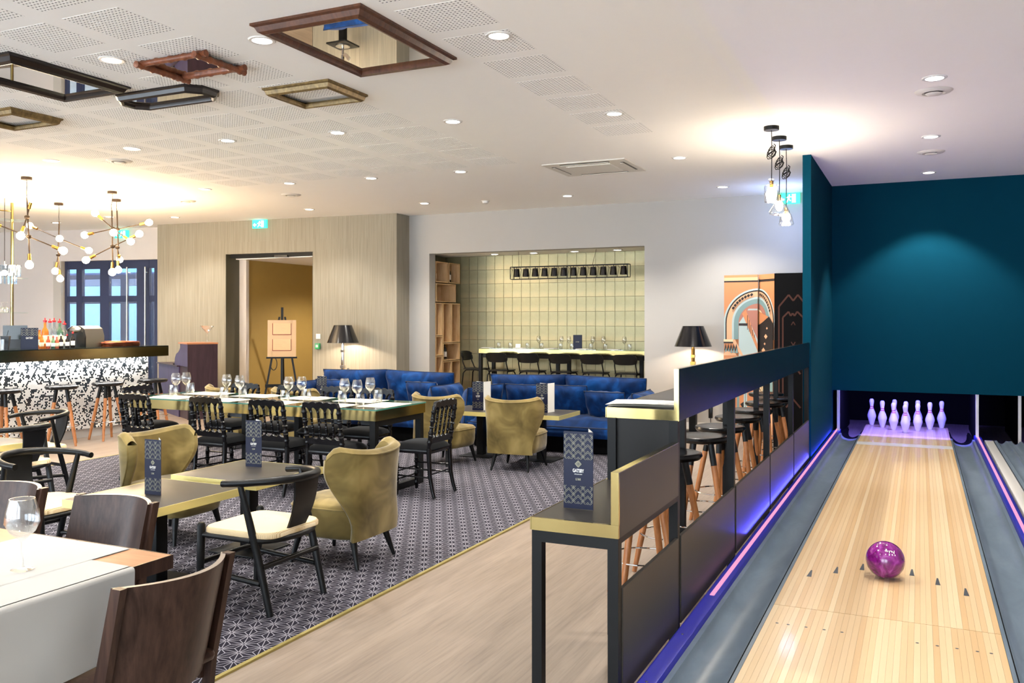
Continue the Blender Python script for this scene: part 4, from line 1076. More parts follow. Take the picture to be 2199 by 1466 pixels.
for x in (DX0 + .02, (DX0 + DX1) / 2 - .03, DX1 - .08):
    kt.part('leg', MB().box(x, x + .06, DY0 + .014, DY0 + .074, 0.0, DZ - .031), 'black_metal', False); kt.part('leg', MB().box(x, x + .06, DY1 - .074, DY1 - .014, 0.0, DZ - .031), 'black_metal', False)
    kt.part('foot_bar', MB().box(x, x + .06, DY0 + .075, DY1 - .075, 0.0, .06), 'black_metal', False); kt.part('head_bar', MB().box(x, x + .06, DY0 + .075, DY1 - .075, DZ - .16, DZ - .106), 'black_metal', False)
inst(kt, 'dining_table', 'long glass topped table with brass apron and black steel legs', 'table', (0, 0, .008))
DT = DZ + .0085
# stemmed glass and tumbler
def wineglass(h=.235, rb=.047, seg=28):
    zb = h * .42
    out = [(0, 0), (.036, 0), (.037, .003), (.012, .007), (.0045, .016), (.0038, zb * .5), (.0042, zb * .92), (.012, zb + .004), (rb * .72, zb + (h - zb) * .20), (rb, zb + (h - zb) * .42), (rb * .93, zb + (h - zb) * .70), (rb * .72, h)]
    inn = [(rb * .70, h), (rb * .91, zb + (h - zb) * .70), (rb * .975, zb + (h - zb) * .42), (rb * .69, zb + (h - zb) * .215), (.008, zb + .010), (0, zb + .009)]
    k = Kit(); k.part('glass', MB().lathe(out + inn, seg), 'glass', ang=60); return k
def tumbler(h=.098, r=.041):
    k = Kit()
    k.part('glass', MB().lathe([(0, 0), (r * .72, 0), (r * .80, .004), (r, h * .45), (r * .86, h), (r * .83, h), (r * .965, h * .45), (r * .72, .022), (0, .018)], 24), 'glass', ang=60); return k
kw, ktm = wineglass(.24, .052), tumbler(.122, .045)
WG = [(378, 850), (400, 848), (487, 854), (515, 857), (620, 861), (648, 861), (740, 867), (767, 871), (795, 864)]
TG = [(372, 852), (409, 847), (481, 858), (521, 855), (612, 866), (659, 862), (735, 867), (773, 875), (812, 865)]
def inside(p):
    x = min(max(p[0], DX0 + .07), DX1 - .07); y = min(max(p[1], DY0 + .06), DY1 - .06); return (x, y)
for i, p in enumerate(WG):
    q_ = inside(onz(*p, .8)); inst(kw, 'wine_glass', 'stemmed wine glass on the long table, %s counted from the bar' % ORD[i], 'wine glass', (*q_, DT), 0, 'wine glasses on the long table')
for i, p in enumerate(TG):
    q_ = inside(onz(*p, .8)); inst(ktm, 'tumbler', 'low water tumbler on the long table, %s counted from the bar' % ORD[i], 'tumbler', (*q_, DT), 0, 'tumblers on the long table')
# place settings
def matmb(w, d): return MB().box(-w / 2, w / 2, -d / 2, d / 2, 0, .0012)
kpm = Kit(); kpm.part('mat', matmb(.46, .33), 'placemat', False)
PMX = [-7.12, -6.43, -5.76, -5.10]
n_ = 0
for side, y, nm in ((0, DY0 + .185, 'camera'), (1, DY1 - .185, 'sofa')):
    for i, x in enumerate(PMX):
        inst(kpm, 'placemat', 'cream paper placemat on the %s side of long table, %s from the bar' % (nm, ORD[i]), 'placemat', (x, y, DT), 0, 'placemats on the long table')
inst(kpm, 'placemat', 'cream paper placemat at the end of long table beside the stools', 'placemat', (-4.64, 7.04, DT), 90, 'placemats on the long table')
def napkinkit():
    k = Kit(); mb = MB()
    mb.loft([[(-.06, -.10, 0), (.06, -.10, 0), (.06, .10, 0), (-.06, .10, 0)], [(-.058, -.098, .010), (.056, -.10, .012), (.058, .098, .008), (-.06, .097, .010)], [(-.03, -.07, .013), (.03, -.07, .015), (.03, .07, .011), (-.03, .07, .013)]], 0, True)
    k.part('fold', mb, 'linen'); return k
kna = napkinkit()
def cutlery(L, fork):
    k = Kit(); mb = MB()
    mb.loft([[(-.009, 0, 0), (.009, 0, 0), (.009, 0, .003), (-.009, 0, .003)], [(-.006, L * .3, 0), (.006, L * .3, 0), (.006, L * .3, .003), (-.006, L * .3, .003)], [(-.004, L * .58, .001), (.004, L * .58, .001), (.004, L * .58, .004), (-.004, L * .58, .004)], [(-.011, L * .78, 0), (.011, L * .78, 0), (.011, L * .78, .002), (-.011, L * .78, .002)], [(-.006, L, .001), (.006, L, .001), (.006, L, .003), (-.006, L, .003)]], 0, True)
    k.part('handle', mb, 'steel'); return k
kf_ = cutlery(.20, True)
for side, y, nm, a in ((0, DY0 + .175, 'camera', 0), (1, DY1 - .175, 'sofa', 180)):
    for i, x in enumerate(PMX):
        s = -1 if side else 1
        inst(kna, 'napkin', 'folded linen napkin on the %s side of long table, %s from the bar' % (nm, ORD[i]), 'napkin', (x - .13 * s, y, DT + .0013), a + rnd.uniform(-5, 5), 'napkins on the long table')
        inst(kf_, 'fork', 'steel fork on the %s side of long table, %s from the bar' % (nm, ORD[i]), 'fork', (x - .03 * s, y - .10 * s, DT + .0013), a, 'forks on the long table')
        inst(kf_, 'knife', 'steel knife on the %s side of long table, %s from the bar' % (nm, ORD[i]), 'knife', (x + .17 * s, y - .10 * s, DT + .0013), a, 'knives on the long table')

# ------------------------------------------------------------------ table nearest the camera
FX1, FY1 = -2.49, 2.376
kg = Kit()
kg.part('top', MB().rbox(-3.9, FX1, 1.0, FY1, .70, .75, .004), 'tabletop_brown')
kg.part('edge_band', MB().box(FX1, FX1 + .003, 1.0, FY1, .70, .7502).box(-3.9, FX1 + .003, FY1, FY1 + .003, .70, .7502), 'wenge', False)
kg.part('column', MB().rbox(-3.05, -2.93, 1.75, 1.87, .014, .70, .01), 'black_metal'); kg.part('base_plate', MB().rbox(-3.28, -2.70, 1.52, 2.10, .0, .014, .01), 'black_metal')
inst(kg, 'restaurant_table', 'brown wood table under white cloths in the near corner', 'table', (0, 0, .008))
Zf = .7585
solo('table_runner', 'white cloth strip lying flat under the single wine glass', 'tablecloth', MB().grid(lambda u, v: (-3.22 + .53 * u, 1.0 + 1.362 * v, Zf + .003 + .0006 * math.sin(9 * u)), 12, 20).grid(lambda u, v: (-3.22 + .53 * u, 1.0 + 1.362 * v, Zf + .0005), 1, 1, flip=True), 'linen')
def drape(u, v):
    # u along y, v from table centre over the edge and down
    y = 1.05 + (2.19 - 1.05) * u; s = v * .50
    if s < .20: x, z = -2.685 + s, Zf + .003
    else:
        d = s - .20; a = min(d / .012, PI / 2); 
        x = -2.485 + .012 * math.sin(a) * .9 + .004; z = Zf + .003 - .012 * (1 - math.cos(a)) - max(0, d - .019)
        x += .010 * math.sin(5.5 * y * 2 + 1.0) * min(1, d / .2) + .006 * math.sin(17 * y) * min(1, d / .15)
    return (x, y, z)
kdp = Kit(); dm = MB().grid(drape, 60, 56); dm.grid(lambda u, v: tuple(a + b for a, b in zip(drape(u, v), (.0012 if v > .36 else 0, 0, .0012 if v <= .36 else 0))), 60, 56)
solo('tablecloth', 'white cloth hanging over the edge of the near brown table', 'tablecloth', dm, 'linen', ang=70)
kw2 = wineglass(.245, .056, 40)
inst(kw2, 'wine_glass', 'large single wine glass on the white cloth nearest the camera', 'wine glass', (-2.79, 2.0, Zf + .0042))
# curved-back wenge chairs (face +y, back at -y)
def wengechair():
    k = Kit(); W2 = .232
    def back(u, v, off):
        a = 2 * u - 1; z = .40 + .40 * v; x = W2 * a; y = -.20 - .10 * v + -0.03 + .11 * a * a + off
        return (x, y, z)
    b = MB(); n = 20
    b.grid(lambda u, v: back(u, v, 0), n, 6); b.grid(lambda u, v: back(u, v, .022), n, 6, flip=True)
    for e in (0, 1): b.grid(lambda u, v: back(e, v,   .022 * u), 1, 6, flip=bool(e == 0))
    b.grid(lambda u, v: back(u, 0, .022 * v), n, 1, flip=True)
    k.part('back_panel', b, 'wenge', ang=50)
    k.part('top_edge', MB().grid(lambda u, v: (back(u, 1, 0)[0], back(u, 1, .022 * v)[1], 0.8002), n, 1), 'wenge_edge', label='pale upper edge')  # upper edge in a paler tone than the back panel
    for s in (-1, 1):
        k.part('leg', MB().loft([[(s * W2 + dx, -.135 + y + dy, z) for dx, dy in ((-.013, -.018), (.013, -.018), (.013, .018), (-.013, .018))] for y, z in ((-.05, 0), (0.0, .30), (-.015, .42), (-.100, .803))], 0, True), 'wenge', False)
        k.part('leg', MB().loft([[(s * .215 + dx, .20 + dy, z) for dx, dy in ((-.016, -.016), (.016, -.016), (.016, .016), (-.016, .016))] for z in (0, .42)], 0, True), 'wenge', False)
        k.part('side_rail', MB().box(s * .215 - .011, s * .215 + .011, -.13, .185, .35, .42), 'wenge', False)
    k.part('front_rail', MB().box(-.20, .20, .19, .21, .35, .42), 'wenge', False)
    k.part('seat', MB().rbox(-.23, .23, -.19, .225, .42, .46, .03), 'wenge')
    return k
kx = wengechair()
inst(kx, 'wenge_chair', 'dark brown curved-back wooden chair cut by the lower picture edge', 'chair', (-2.44, 2.13, 0.0), 90)
inst(kx, 'wenge_chair', 'dark brown wooden chair between near table and brass-rimmed table', 'chair', (-3.31, 2.60, 0.008), 180)
inst(kx, 'wenge_chair', 'dark brown wooden chair behind the single wine glass at the picture edge', 'chair', (-4.06, 2.62, 0.008), 180)

# newspaper on the bar table
nw = MB()
def sheet(z, dx, rz, w=.36, d=.25):
    return MB().grid(lambda u, v: ((u - .5) * w, (v - .5) * d, z + .003 * math.sin(PI * u) + .001 * math.sin(3 * u + 2 * v)), 10, 6).xf(T(dx, 0, 0) @ RZ(rz))
k = Kit()
for i, (z, dx, rz) in enumerate([(.001, 0, 0), (.005, .01, 2), (.010, -.005, -2), (.015, .008, 1)]): k.part('sheet', sheet(z, dx, rz), 'paper')
tx = MB()
g = random.Random(4)
for i in range(3):
    for j in range(9): tx.box(-.165 + .115 * i, -.165 + .115 * i + g.uniform(.07, .10), -.10 + .0125 * j, -.095 + .0125 * j, 0, .0003)
k.part('print', tx.xf(T(.008, 0, .0196)), 'print_grey', False, kind='stuff')
inst(k, 'newspaper', 'folded white newspaper on the raised bar table end', 'newspaper', (-1.315, 4.47, 1.1705), 8)

# ------------------------------------------------------------------ niche: shelves, high table, chairs, cage lamp
kS = Kit(); SX0, SX1 = -7.905, -7.592
def crate(y0, y1, z0, z1, t_=.016):
    mb = MB(); mb.box(SX0, SX1, y0, y1, z0, z0 + t_); mb.box(SX0, SX1, y0, y1, z1 - t_, z1); mb.box(SX0, SX1, y0, y0 + t_, z0 + t_, z1 - t_); mb.box(SX0, SX1, y1 - t_, y1, z0 + t_, z1 - t_); mb.box(SX0, SX0 + .008, y0 + t_, y1 - t_, z0 + t_, z1 - t_)
    return mb
def sh(y): return 13.13 + y
CR = [(0, .42, 2.28, 2.64), (.47, .88, 2.28, 2.64), (.02, .72, 1.94, 2.26), (0, .24, 1.35, 1.92), (.26, .57, 1.22, 1.92), (.57, .88, 1.22, 1.92), (0, .24, 1.0, 1.34), (0, .24, .66, .99), (.26, .88, .90, 1.21), (.26, .57, .33, .89), (.57, .88, .33, .89), (0, .24, .33, .65), (0, .88, .01, .32)]
for y0, y1, z0, z1 in CR: kS.part('crate', crate(sh(y0), sh(y1), z0, z1), 'oak', False)
inst(kS, 'crate_shelf', 'tall shelf of stacked pale oak boxes in the niche', 'shelf')
def bottle(h=.31, r=.037, body='bottle_glass', lab='label_white', cap=None):
    k = Kit(); k.part('body', MB().lathe([(0, 0), (r * .94, 0), (r, .006), (r, h * .58), (r * .86, h * .66), (r * .40, h * .76), (r * .37, h * .97), (r * .42, h * .975), (r * .42, h), (0, h)], 18), body)
    k.part('label', MB().lathe([(r + .0004, h * .16), (r + .0008, h * .165), (r + .0008, h * .46), (r + .0004, h * .465)], 18), lab)
    if cap: k.part('pourer', MB().lathe([(r * .5, h * .95), (r * .52, h * 1.0), (r * .6, h * 1.0), (r * .6, h * 1.02), (r * .2, h * 1.03), (r * .14, h * 1.11), (0, h * 1.115)], 12), cap)
    return k
for y, z, kd_, l in ((.14, 2.297, 'bottle_rose', 'rose wine bottle in the top shelf box nearest us'), (.66, 2.297, 'bottle_glass', 'dark wine bottle with white label in the top shelf box'), (.36, .917, 'bottle_rose', 'rose wine bottle in the middle shelf box'), (.50, .917, 'bottle_glass', 'dark wine bottle with white label in the middle shelf box')):
    inst(bottle(.30, .036, kd_), 'wine_bottle', l, 'bottle', (-7.70, sh(y), z))
# high table
NY0, NY1, NZ = 13.30, 13.86, 1.14
kN = Kit()
kN.part('glass_top', MB().box(-6.85, -3.45, NY0, NY1, NZ - .01, NZ), 'glass_green', False)
kN.part('under_top', MB().box(-6.84, -3.46, NY0 + .01, NY1 - .01, NZ - .025, NZ - .014), 'brass', False)
for y in (NY0 + .003, NY1 - .011): kN.part('apron', MB().box(-6.845, -3.46, y, y + .008, NZ - .085, NZ - .012), 'brass', False)
for y in (NY0 + .003, NY1 - .011): kN.part('under_bar', MB().box(-6.80, -3.5, y + .02, y + .04 if y < 13.5 else y - .002, NZ - .16, NZ - .09), 'black_metal', False)
for x in (-6.85, -5.42, -4.0):
    kN.part('leg', MB().box(x, x + .055, NY0, NY0 + .055, 0, NZ - .086), 'black_metal', False); kN.part('leg', MB().box(x, x + .055, NY1 - .055, NY1, 0, NZ - .086), 'black_metal', False)
inst(kN, 'high_table', 'high glass topped table with brass apron in the niche', 'table')
# bar chairs with bent tube frame
def barchair():
    k = Kit(); zs = .78
    k.part('seat', MB().rbox(-.19, .19, -.18, .19, zs - .014, zs + .004, .05), 'black_wood')
    b = MB(); f = lambda u, v, o: ((2 * u - 1) * (.20 - .02 * (2 * v - 1) ** 2), -.225 - .05 * v + .05 * (2 * u - 1) ** 2 + o, zs + .135 + .165 * v - .02 * (2 * u - 1) ** 4 * (1 if v > .5 else -1))
    b.grid(lambda u, v: f(u, v, 0), 14, 5); b.grid(lambda u, v: f(u, v, .012), 14, 5, flip=True)
    for e in (0, 1): b.grid(lambda u, v: f(e, v, .012 * u), 1, 5, flip=bool(e == 0)); b.grid(lambda u, v: f(u, e, .012 * v), 14, 1, flip=bool(e == 0))
    k.part('backrest', b, 'black_wood')
    for s in (-1, 1):
        k.part('frame_tube', MB().tube([(s * .165, -.19, zs + .27), (s * .172, -.18, zs + .12), (s * .175, -.13, zs + .01), (s * .175, -.05, zs - .02), (s * .175, .10, zs - .02)], .0105, 8), 'black_metal')
        k.part('leg', MB().tube([(s * .16, -.02, zs - .02), (s * .165, -.12, zs - .025), (s * .18, -.165, zs - .08), (s * .22, -.225, 0)], .011, 8), 'black_metal')
        k.part('leg', MB().tube([(s * .16, .02, zs - .02), (s * .165, .13, zs - .025), (s * .18, .165, zs - .08), (s * .22, .225, 0)], .011, 8), 'black_metal')
    q_ = [(-.205, .205, .26), (.205, .205, .26), (.205, -.205, .26), (-.205, -.205, .26)]
    k.part('foot_rest', MB().tube(q_, .009, 8, closed=True), 'black_metal'); return k
kB = barchair()
for i, x in enumerate((-6.40, -5.83, -5.27, -4.72, -4.17)):
    inst(kB, 'bar_chair', 'black tube-legged bar chair at the niche table, back to us, %s from the shelves' % ORD[i], 'bar chair', (x, 13.28, 0), 0, 'bar chairs in the niche')
inst(kB, 'bar_chair', 'black bar chair at the end of the niche table beside the shelves', 'bar chair', (-7.02, 13.55, 0), -90, 'bar chairs in the niche')
# things on the niche table
kw3 = wineglass(.21, .04, 20); kt3 = tumbler(.095, .037)
for i, px in enumerate((1157, 1206, 1222, 1273, 1296, 1341)):
    x, y, z = ony(px, 745, 13.62); inst(kw3, 'wine_glass', 'wine glass on the niche table, %s from the shelves' % ORD[i], 'wine glass', (x, 13.62, NZ + .0005), 0, 'wine glasses in the niche')
for i, px in enumerate((1071, 1096, 1133, 1163, 1204, 1228, 1269, 1300, 1352)):
    x, y, z = ony(px, 745, 13.47); inst(kt3, 'tumbler', 'tumbler on the niche table, %s from the shelves' % ORD[i], 'tumbler', (x, 13.47, NZ + .0005), 0, 'tumblers in the niche')
for i, px in enumerate((1046, 1115, 1182, 1250, 1318)):
    x, y, z = ony(px, 745, 13.42); inst(kna, 'napkin', 'white napkin on the niche table, %s from the shelves' % ORD[i], 'napkin', (x, 13.43, NZ + .0005), 85, 'napkins in the niche')
kme = Kit(); kme.part('front', MB().box(-.075, .075, 0, .0015, 0, .235), 'navy_print', False); kme.part('back', MB().box(0, .15, 0, .0015, 0, .235).xf(T(-.075, 0, 0) @ RZ(30)), 'navy_print', False)
mt = MB().add(textmb('GATSBY', .026), T(0, -.0008, .12) @ RX(90) @ Matrix.Diagonal((.68, 1, 1, 1))); kme.part('lettering', mt, 'print_line', False)
inst(kme, 'menu_card', 'black menu card standing on the niche table', 'menu', (ony(1240, 745, 13.45)[0], 13.45, NZ + .0005))
k = Kit(); k.part('card', MB().box(-.045, .045, 0, .002, 0, .075).xf(RX(-8)), 'paper', False); k.part('foot', MB().box(-.045, .045, .0, .03, 0, .004), 'paper', False)
inst(k, 'table_sign', 'little white table card on the niche table', 'sign', (ony(1112, 742, 13.45)[0], 13.45, NZ + .0005))
# cage lamp with a row of black shades
CX0, CX1, CY, CZ0, CZ1 = -6.27, -4.21, 13.42, 2.31, 2.515
kC = Kit(); N = 12; cw = (CX1 - CX0) / N; hy_ = .075
fr = MB()
for y in (CY - hy_, CY + hy_):
    for z in (CZ0, CZ1): fr.box(CX0, CX1, y - .005, y + .005, z - .005, z + .005)
for i in (0, 6, 12):
    x = CX0 + cw * i
    for y in (CY - hy_, CY + hy_): fr.box(x - .005, x + .005, y - .005, y + .005, CZ0 + .005, CZ1 - .005)
    for z in (CZ0, CZ1): fr.box(x - .005, x + .005, CY - hy_ + .005, CY + hy_ - .005, z - .005, z + .005)
kC.part('cage', fr, 'black_metal', False)
for i in range(N):
    x = CX0 + cw * (i + .5)
    kC.part('shade', MB().lathe([(.046, CZ1 - .03), (.060, CZ1 - .165), (.058, CZ1 - .165), (.044, CZ1 - .03)], 16, (x, CY, 0)), 'shade_black')
    xa, xb = x - cw / 2, x + cw / 2; yf = CY - hy_
    kC.part('brace', MB().tube([(xa, yf, CZ1), (xa + cw * .22, yf, CZ1 - .055)], .0032, 5).tube([(xb, yf, CZ1), (xb - cw * .22, yf, CZ1 - .055)], .0032, 5).tube([(xa, yf, CZ0), (xa + cw * .2, yf, CZ1 - .055), (xb - cw * .2, yf, CZ1 - .055), (xb, yf, CZ0)], .0032, 5).tube([(x, CY, CZ1 - .03), (x, CY, CZ1)], .006, 6), 'black_metal')
    kC.part('bulb', MB().ball((x, CY, CZ1 - .13), .022, n=10, k=6), 'bulb')
kC.part('cord', MB().tube([(CX0 + .13, CY, CZ1), (CX0 + .12, CY, 2.775)], .003, 6), 'black_metal'); kC.part('cord', MB().tube([(CX1 - .62, CY, CZ1), (CX1 - .55, CY, 2.775)], .003, 6), 'black_metal')
inst(kC, 'cage_pendant', 'long black cage pendant with twelve black shades in the niche', 'pendant lamp')
for x in (-6.75, -6.0, -5.25, -4.5, -3.9):
    lamp('niche_lamp', 'SPOT', (x, 13.72, 2.76), 8, WARM, .04, 100, (x, 13.98, 0), None, .5)
for i, x in enumerate((-6.75, -6.0, -5.25, -4.5)):
    inst(kd, 'downlight', 'small round downlight under the niche ceiling, %s from the shelves' % ORD[i], 'downlight', (x, 13.72, 2.775), 0, 'downlights in the niche')

# ------------------------------------------------------------------ the bar counter
BA = math.degrees(math.atan2(9.42 - 6.92, -9.93 + 10.06)) - 90      # a few degrees off the lane direction
BR = T(-10.03, 9.42, 0) @ RZ(BA)                                      # local y runs along the bar, x toward the room; y=0 is the far end
def brx(x, y, z): return tuple(BR @ Vector((x, y, z)))
kbar = Kit(); BL = -3.4; FX = -.34
kbar.part('core', MB().box(-.75, FX, BL, 0, .12, 1.09).xf(BR), 'plinth', False)
kbar.part('plinth', MB().box(-.73, FX - .03, BL, -.02, 0, .12).xf(BR), 'plinth', False)
kbar.part('counter', MB().box(-.80, .08, BL, .01, 1.238, 1.25).xf(BR), 'screen_dark', False)
kbar.part('fascia', MB().box(.06, .08, BL, .012, 1.10, 1.2375).box(-.80, .06, -.01, .012, 1.10, 1.2375).xf(BR), 'brass', False, label='mirror polished brass fascia')
kbar.part('soffit', MB().box(-.80, .06, BL, -.01, 1.10, 1.112).xf(BR), 'charcoal', False)
kbar.part('light_strip', MB().box(FX + .02, FX + .05, BL, -.02, 1.088, 1.0995).xf(BR), 'led_strip', False, label='white light strip under the counter')
hx = MB(); g = random.Random(5); rr = .0128; dxh = rr * math.sqrt(3); dzh = rr * 1.5; z = .12 + rr; row = 0
pat = {}
def dark(a, b):
    return math.sin(a * .95 + b * .5) + math.sin(a * .33 - b * .71 + 2) * .55 + g.uniform(-2.2, 2.2) > .62
while z < 1.085:
    y = -rr - (dxh / 2 if row % 2 else 0); c_ = 0
    while y > BL + rr:
        m_ = 1 if dark(c_, row) else 0; b = len(hx.v)
        for q_ in range(6):
            a = R(60 * q_ + 90); hx.v.append((FX + .004, y + rr * .90 * math.cos(a), z + rr * .90 * math.sin(a)))
        hx.face(range(b, b + 6), m_); y -= dxh; c_ += 1
    z += dzh; row += 1
kbar.part('mosaic', hx.xf(BR), ['tile_white', 'tile_black'], False, kind='stuff', label='white and black hexagon mosaic')
inst(kbar, 'bar_counter', 'long bar counter clad in black and white hexagon mosaic', 'bar counter')
lamp('bar_strip_lamp', 'AREA', brx(FX + .07, BL / 2, 1.08), 10, (1, .97, .92), (.03, 3.3), aim=brx(FX + .0, BL / 2, .3)).rotation_euler = (0, R(-8), R(BA))
BZ = 1.2505
for i, (x, y) in enumerate(((-10.12, 7.0), (-10.07, 7.75), (-10.03, 8.42), (-10.0, 9.17))):
    inst(ks, 'bar_stool', 'black seated wooden stool at the mosaic bar, %s from the far end' % ORD[3 - i], 'bar stool', (x + .02, y, 0), 20 + 31 * i, 'stools at the mosaic bar')
# things on the counter
def onbar(px, x=-.25):
    # point on the counter at local depth x seen at column px
    best = None
    for q_ in range(0, 460):
        p = brx(x, -q_ * .01, 0); t_ = -_s * p[0] + _c * p[1]; u = 1099.5 + 1873 * (_c * p[0] + _s * p[1]) / t_
        if best is None or abs(u - px) < best[0]: best = (abs(u - px), (p[0], p[1], BZ))
    return best[1]
kmb = Kit(); kmb.part('front', MB().box(-.10, .10, 0, .004, 0, .27), 'navy_print', False); kmb.part('back', MB().box(0, .2, 0, .004, 0, .27).xf(T(-.10, 0, 0) @ RZ(25)), 'navy_print', False)
kmb.part('lettering', MB().add(textmb('GATSBY', .034), T(0, -.0012, .14) @ RX(90) @ Matrix.Diagonal((.68, 1, 1, 1))), 'print_white', False)
ln = MB(); menu_lines(ln, .17, .262, .19); kmb.part('lattice_print', ln, 'print_line', False)
inst(kmb, 'menu_card', 'navy menu card standing on the bar counter beside the bottles', 'menu', onbar(63, -.12), 42)
k = Kit(); k.part('screen', MB().box(-.14, .14, 0, .02, .12, .30), 'screen_dark', False); k.part('stand', MB().box(-.12, .12, .021, .06, 0, .2), 'black_plastic', False)
inst(k, 'till_screen', 'dark till screen behind the menu card on the bar', 'screen', onbar(32, -.5), 42)
k = Kit(); k.part('wall', MB().loft([[(-.03, -.03, 0), (.03, -.03, 0), (.03, .03, 0), (-.03, .03, 0)], [(-.05, -.04, .17), (.05, -.04, .17), (.05, .04, .17), (-.05, .04, .17)]], 0, True), 'black_plastic', False); k.part('straw', MB().tube([(0, 0, .1), (.03, 0, .24)], .004, 6), 'black_plastic')
inst(k, 'straw_holder', 'black flared straw holder on the bar counter', 'holder', onbar(12, -.2), 40)
k = Kit(); k.part('glass', MB().lathe([(0, 0), (.035, 0), (.04, .13), (.038, .13), (.033, .01), (0, .008)], 18), 'glass'); inst(k, 'tumbler', 'clear tumbler at the picture edge of the bar counter', 'tumbler', onbar(2, -.12))
BT = [(85, 'bottle_amber', .24, 'label_cream', None, 'squat amber'), (97, 'bottle_amber', .36, 'label_cream', 'red_plastic', 'tall orange'), (107, 'bottle_clear', .35, 'label_cream', 'red_plastic', 'tall clear'), (117, 'bottle_clear', .36, 'label_white', 'red_plastic', 'tall pale'), (128, 'bottle_green', .35, 'label_cream', 'red_plastic', 'tall green'), (139, 'bottle_clear', .32, 'label_white', 'red_plastic', 'half hidden clear')]
for px, bd, h, lb, cp, nm in BT:
    inst(bottle(h, .043, bd, lb, cp), 'spirit_bottle', nm + ' spirit bottle with pourer on the bar counter' if cp else nm + ' spirit bottle with dark cap on the bar counter', 'bottle', onbar(px, -.42))
for px, bd, h, lb, cp, nm in ((90, 'bottle_amber', .17, 'label_cream', None, 'amber bitters bottle before the tall orange bottle'), (103, 'bottle_rose', .16, 'label_white', None, 'red bitters bottle before the tall clear bottle'), (115, 'bottle_green', .15, 'label_white', 'red_plastic', 'green bitters bottle before the tall pale bottle'), (122, 'bottle_rose', .15, 'label_cream', None, 'reddish bitters bottle beside the black machine'), (131, 'bottle_glass', .17, 'label_white', 'label_white', 'little bottle with white tip before the machine'), (145, 'bottle_glass', .17, 'label_white', 'red_plastic', 'little bottle with pink tip before the machine'), (157, 'bottle_glass', .20, 'label_white', 'red_plastic', 'slim dark bottle with red tip before the machine')):
    inst(bottle(h, .026, bd, lb, cp), 'bitters_bottle', nm, 'bottle', onbar(px, -.16 if px > 110 else -.22))
k = Kit(); prof = [(-.17, 0), (.17, 0), (.17, .15), (.14, .25), (.07, .29), (-.07, .29), (-.14, .25), (-.17, .15)]
k.part('body', MB().loft([[(x, 0, z_) for x, z_ in prof], [(x, .34, z_) for x, z_ in prof]][::-1], 0, True), 'steel', True, ang=20)
k.part('front', MB().loft([[(x * .98, -.02, z_ * .80) for x, z_ in prof], [(x * 1.01, .0, z_ * .98) for x, z_ in prof]][::-1], 0, True), 'black_plastic', True, ang=20)
k.part('hood', MB().ball((0, .03, .235), .11, .09, .055, 16, 8), 'steel')
inst(k, 'countertop_machine', 'rounded steel and black machine on the bar counter', 'machine', onbar(163, -.42), 8)
k = Kit(); k.part('rim', MB().lathe([(.305, .01), (.32, 0.0), (.33, .012), (.33, .058), (.322, .063), (.315, .058), (.312, .015), (.305, .01)], 40), 'copper'); k.part('plate', MB().lathe([(0, .004), (.31, .004), (.31, .012), (0, .012)], 36), 'copper')
inst(k, 'round_tray', 'round copper tray with raised rim at the bar end', 'tray', onbar(247, -.42))
# gantry behind the bar
kG = Kit(); P0 = ont(26, 600, 13.4); gx, gy = P0[0], P0[1]
kG.part('pole', MB().tube([(gx, gy, .9), (gx, gy, CEIL)], .022, 12), 'brass'); kG.part('pole', MB().tube([(gx - .5, gy - 1.5, .9), (gx - .5, gy - 1.5, CEIL)], .022, 12), 'brass')
for z in (3.15, 2.257, 1.73): kG.part('glass_shelf', MB().box(-.16, .16, -1.7, .18, -.005, .005).xf(T(gx, gy, z) @ RZ(-18.5)), 'glass_green', False)
kG.part('rail', MB().tube([(gx, gy, 3.29), (gx - .5, gy - 1.5, 3.29)], .010, 8), 'brass')
inst(kG, 'glass_gantry', 'brass poles carrying glass shelves behind the bar', 'shelf')
for i, (px, lb) in enumerate(((4, 'upturned stemmed glass at the picture edge of the brass gantry'), (13, 'upturned stemmed glass beside the brass pole of the gantry'))):
    p = ont(px, 660, 13.3); o = inst(wineglass(.16, .045, 18), 'wine_glass', lb, 'wine glass', (p[0], p[1], 1.735 + .16)); o.rotation_euler = (PI, 0, 0)
# crystal drum pendant
p = ont(10, 590, 12.9)
k = Kit(); k.part('cord', MB().tube([(0, 0, .2), (0, 0, CEIL - p[2])], .004, 6), 'black_metal'); k.part('ring', MB().lathe([(.20, .13), (.215, .13), (.215, .14), (.20, .14)], 28), 'chrome'); k.part('ring', MB().lathe([(.15, -.02), (.165, -.02), (.165, -.01), (.15, -.01)], 28), 'chrome')
k.part('arm', MB().box(-.2, .2, -.004, .004, .132, .138).box(-.004, .004, -.2, .2, .132, .138).tube([(0, 0, .13), (0, 0, .2)], .006, 6), 'chrome', False)
for j in range(28):
    a = 2 * PI * j / 28; k.part('crystal_drop', MB().box(-.012, .012, -.003, .003, -.02, .13).xf(RZ(math.degrees(a)) @ T(0, .208, 0)), 'bottle_clear', False)
for j in range(20):
    a = 2 * PI * j / 20; k.part('crystal_drop', MB().box(-.012, .012, -.003, .003, -.13, -.02).xf(RZ(math.degrees(a)) @ T(0, .158, 0)), 'bottle_clear', False)
k.part('bulb', MB().ball((0, 0, .03), .04), 'bulb')
inst(k, 'crystal_pendant', 'round crystal drop pendant behind the bar at the picture edge', 'pendant lamp', p)

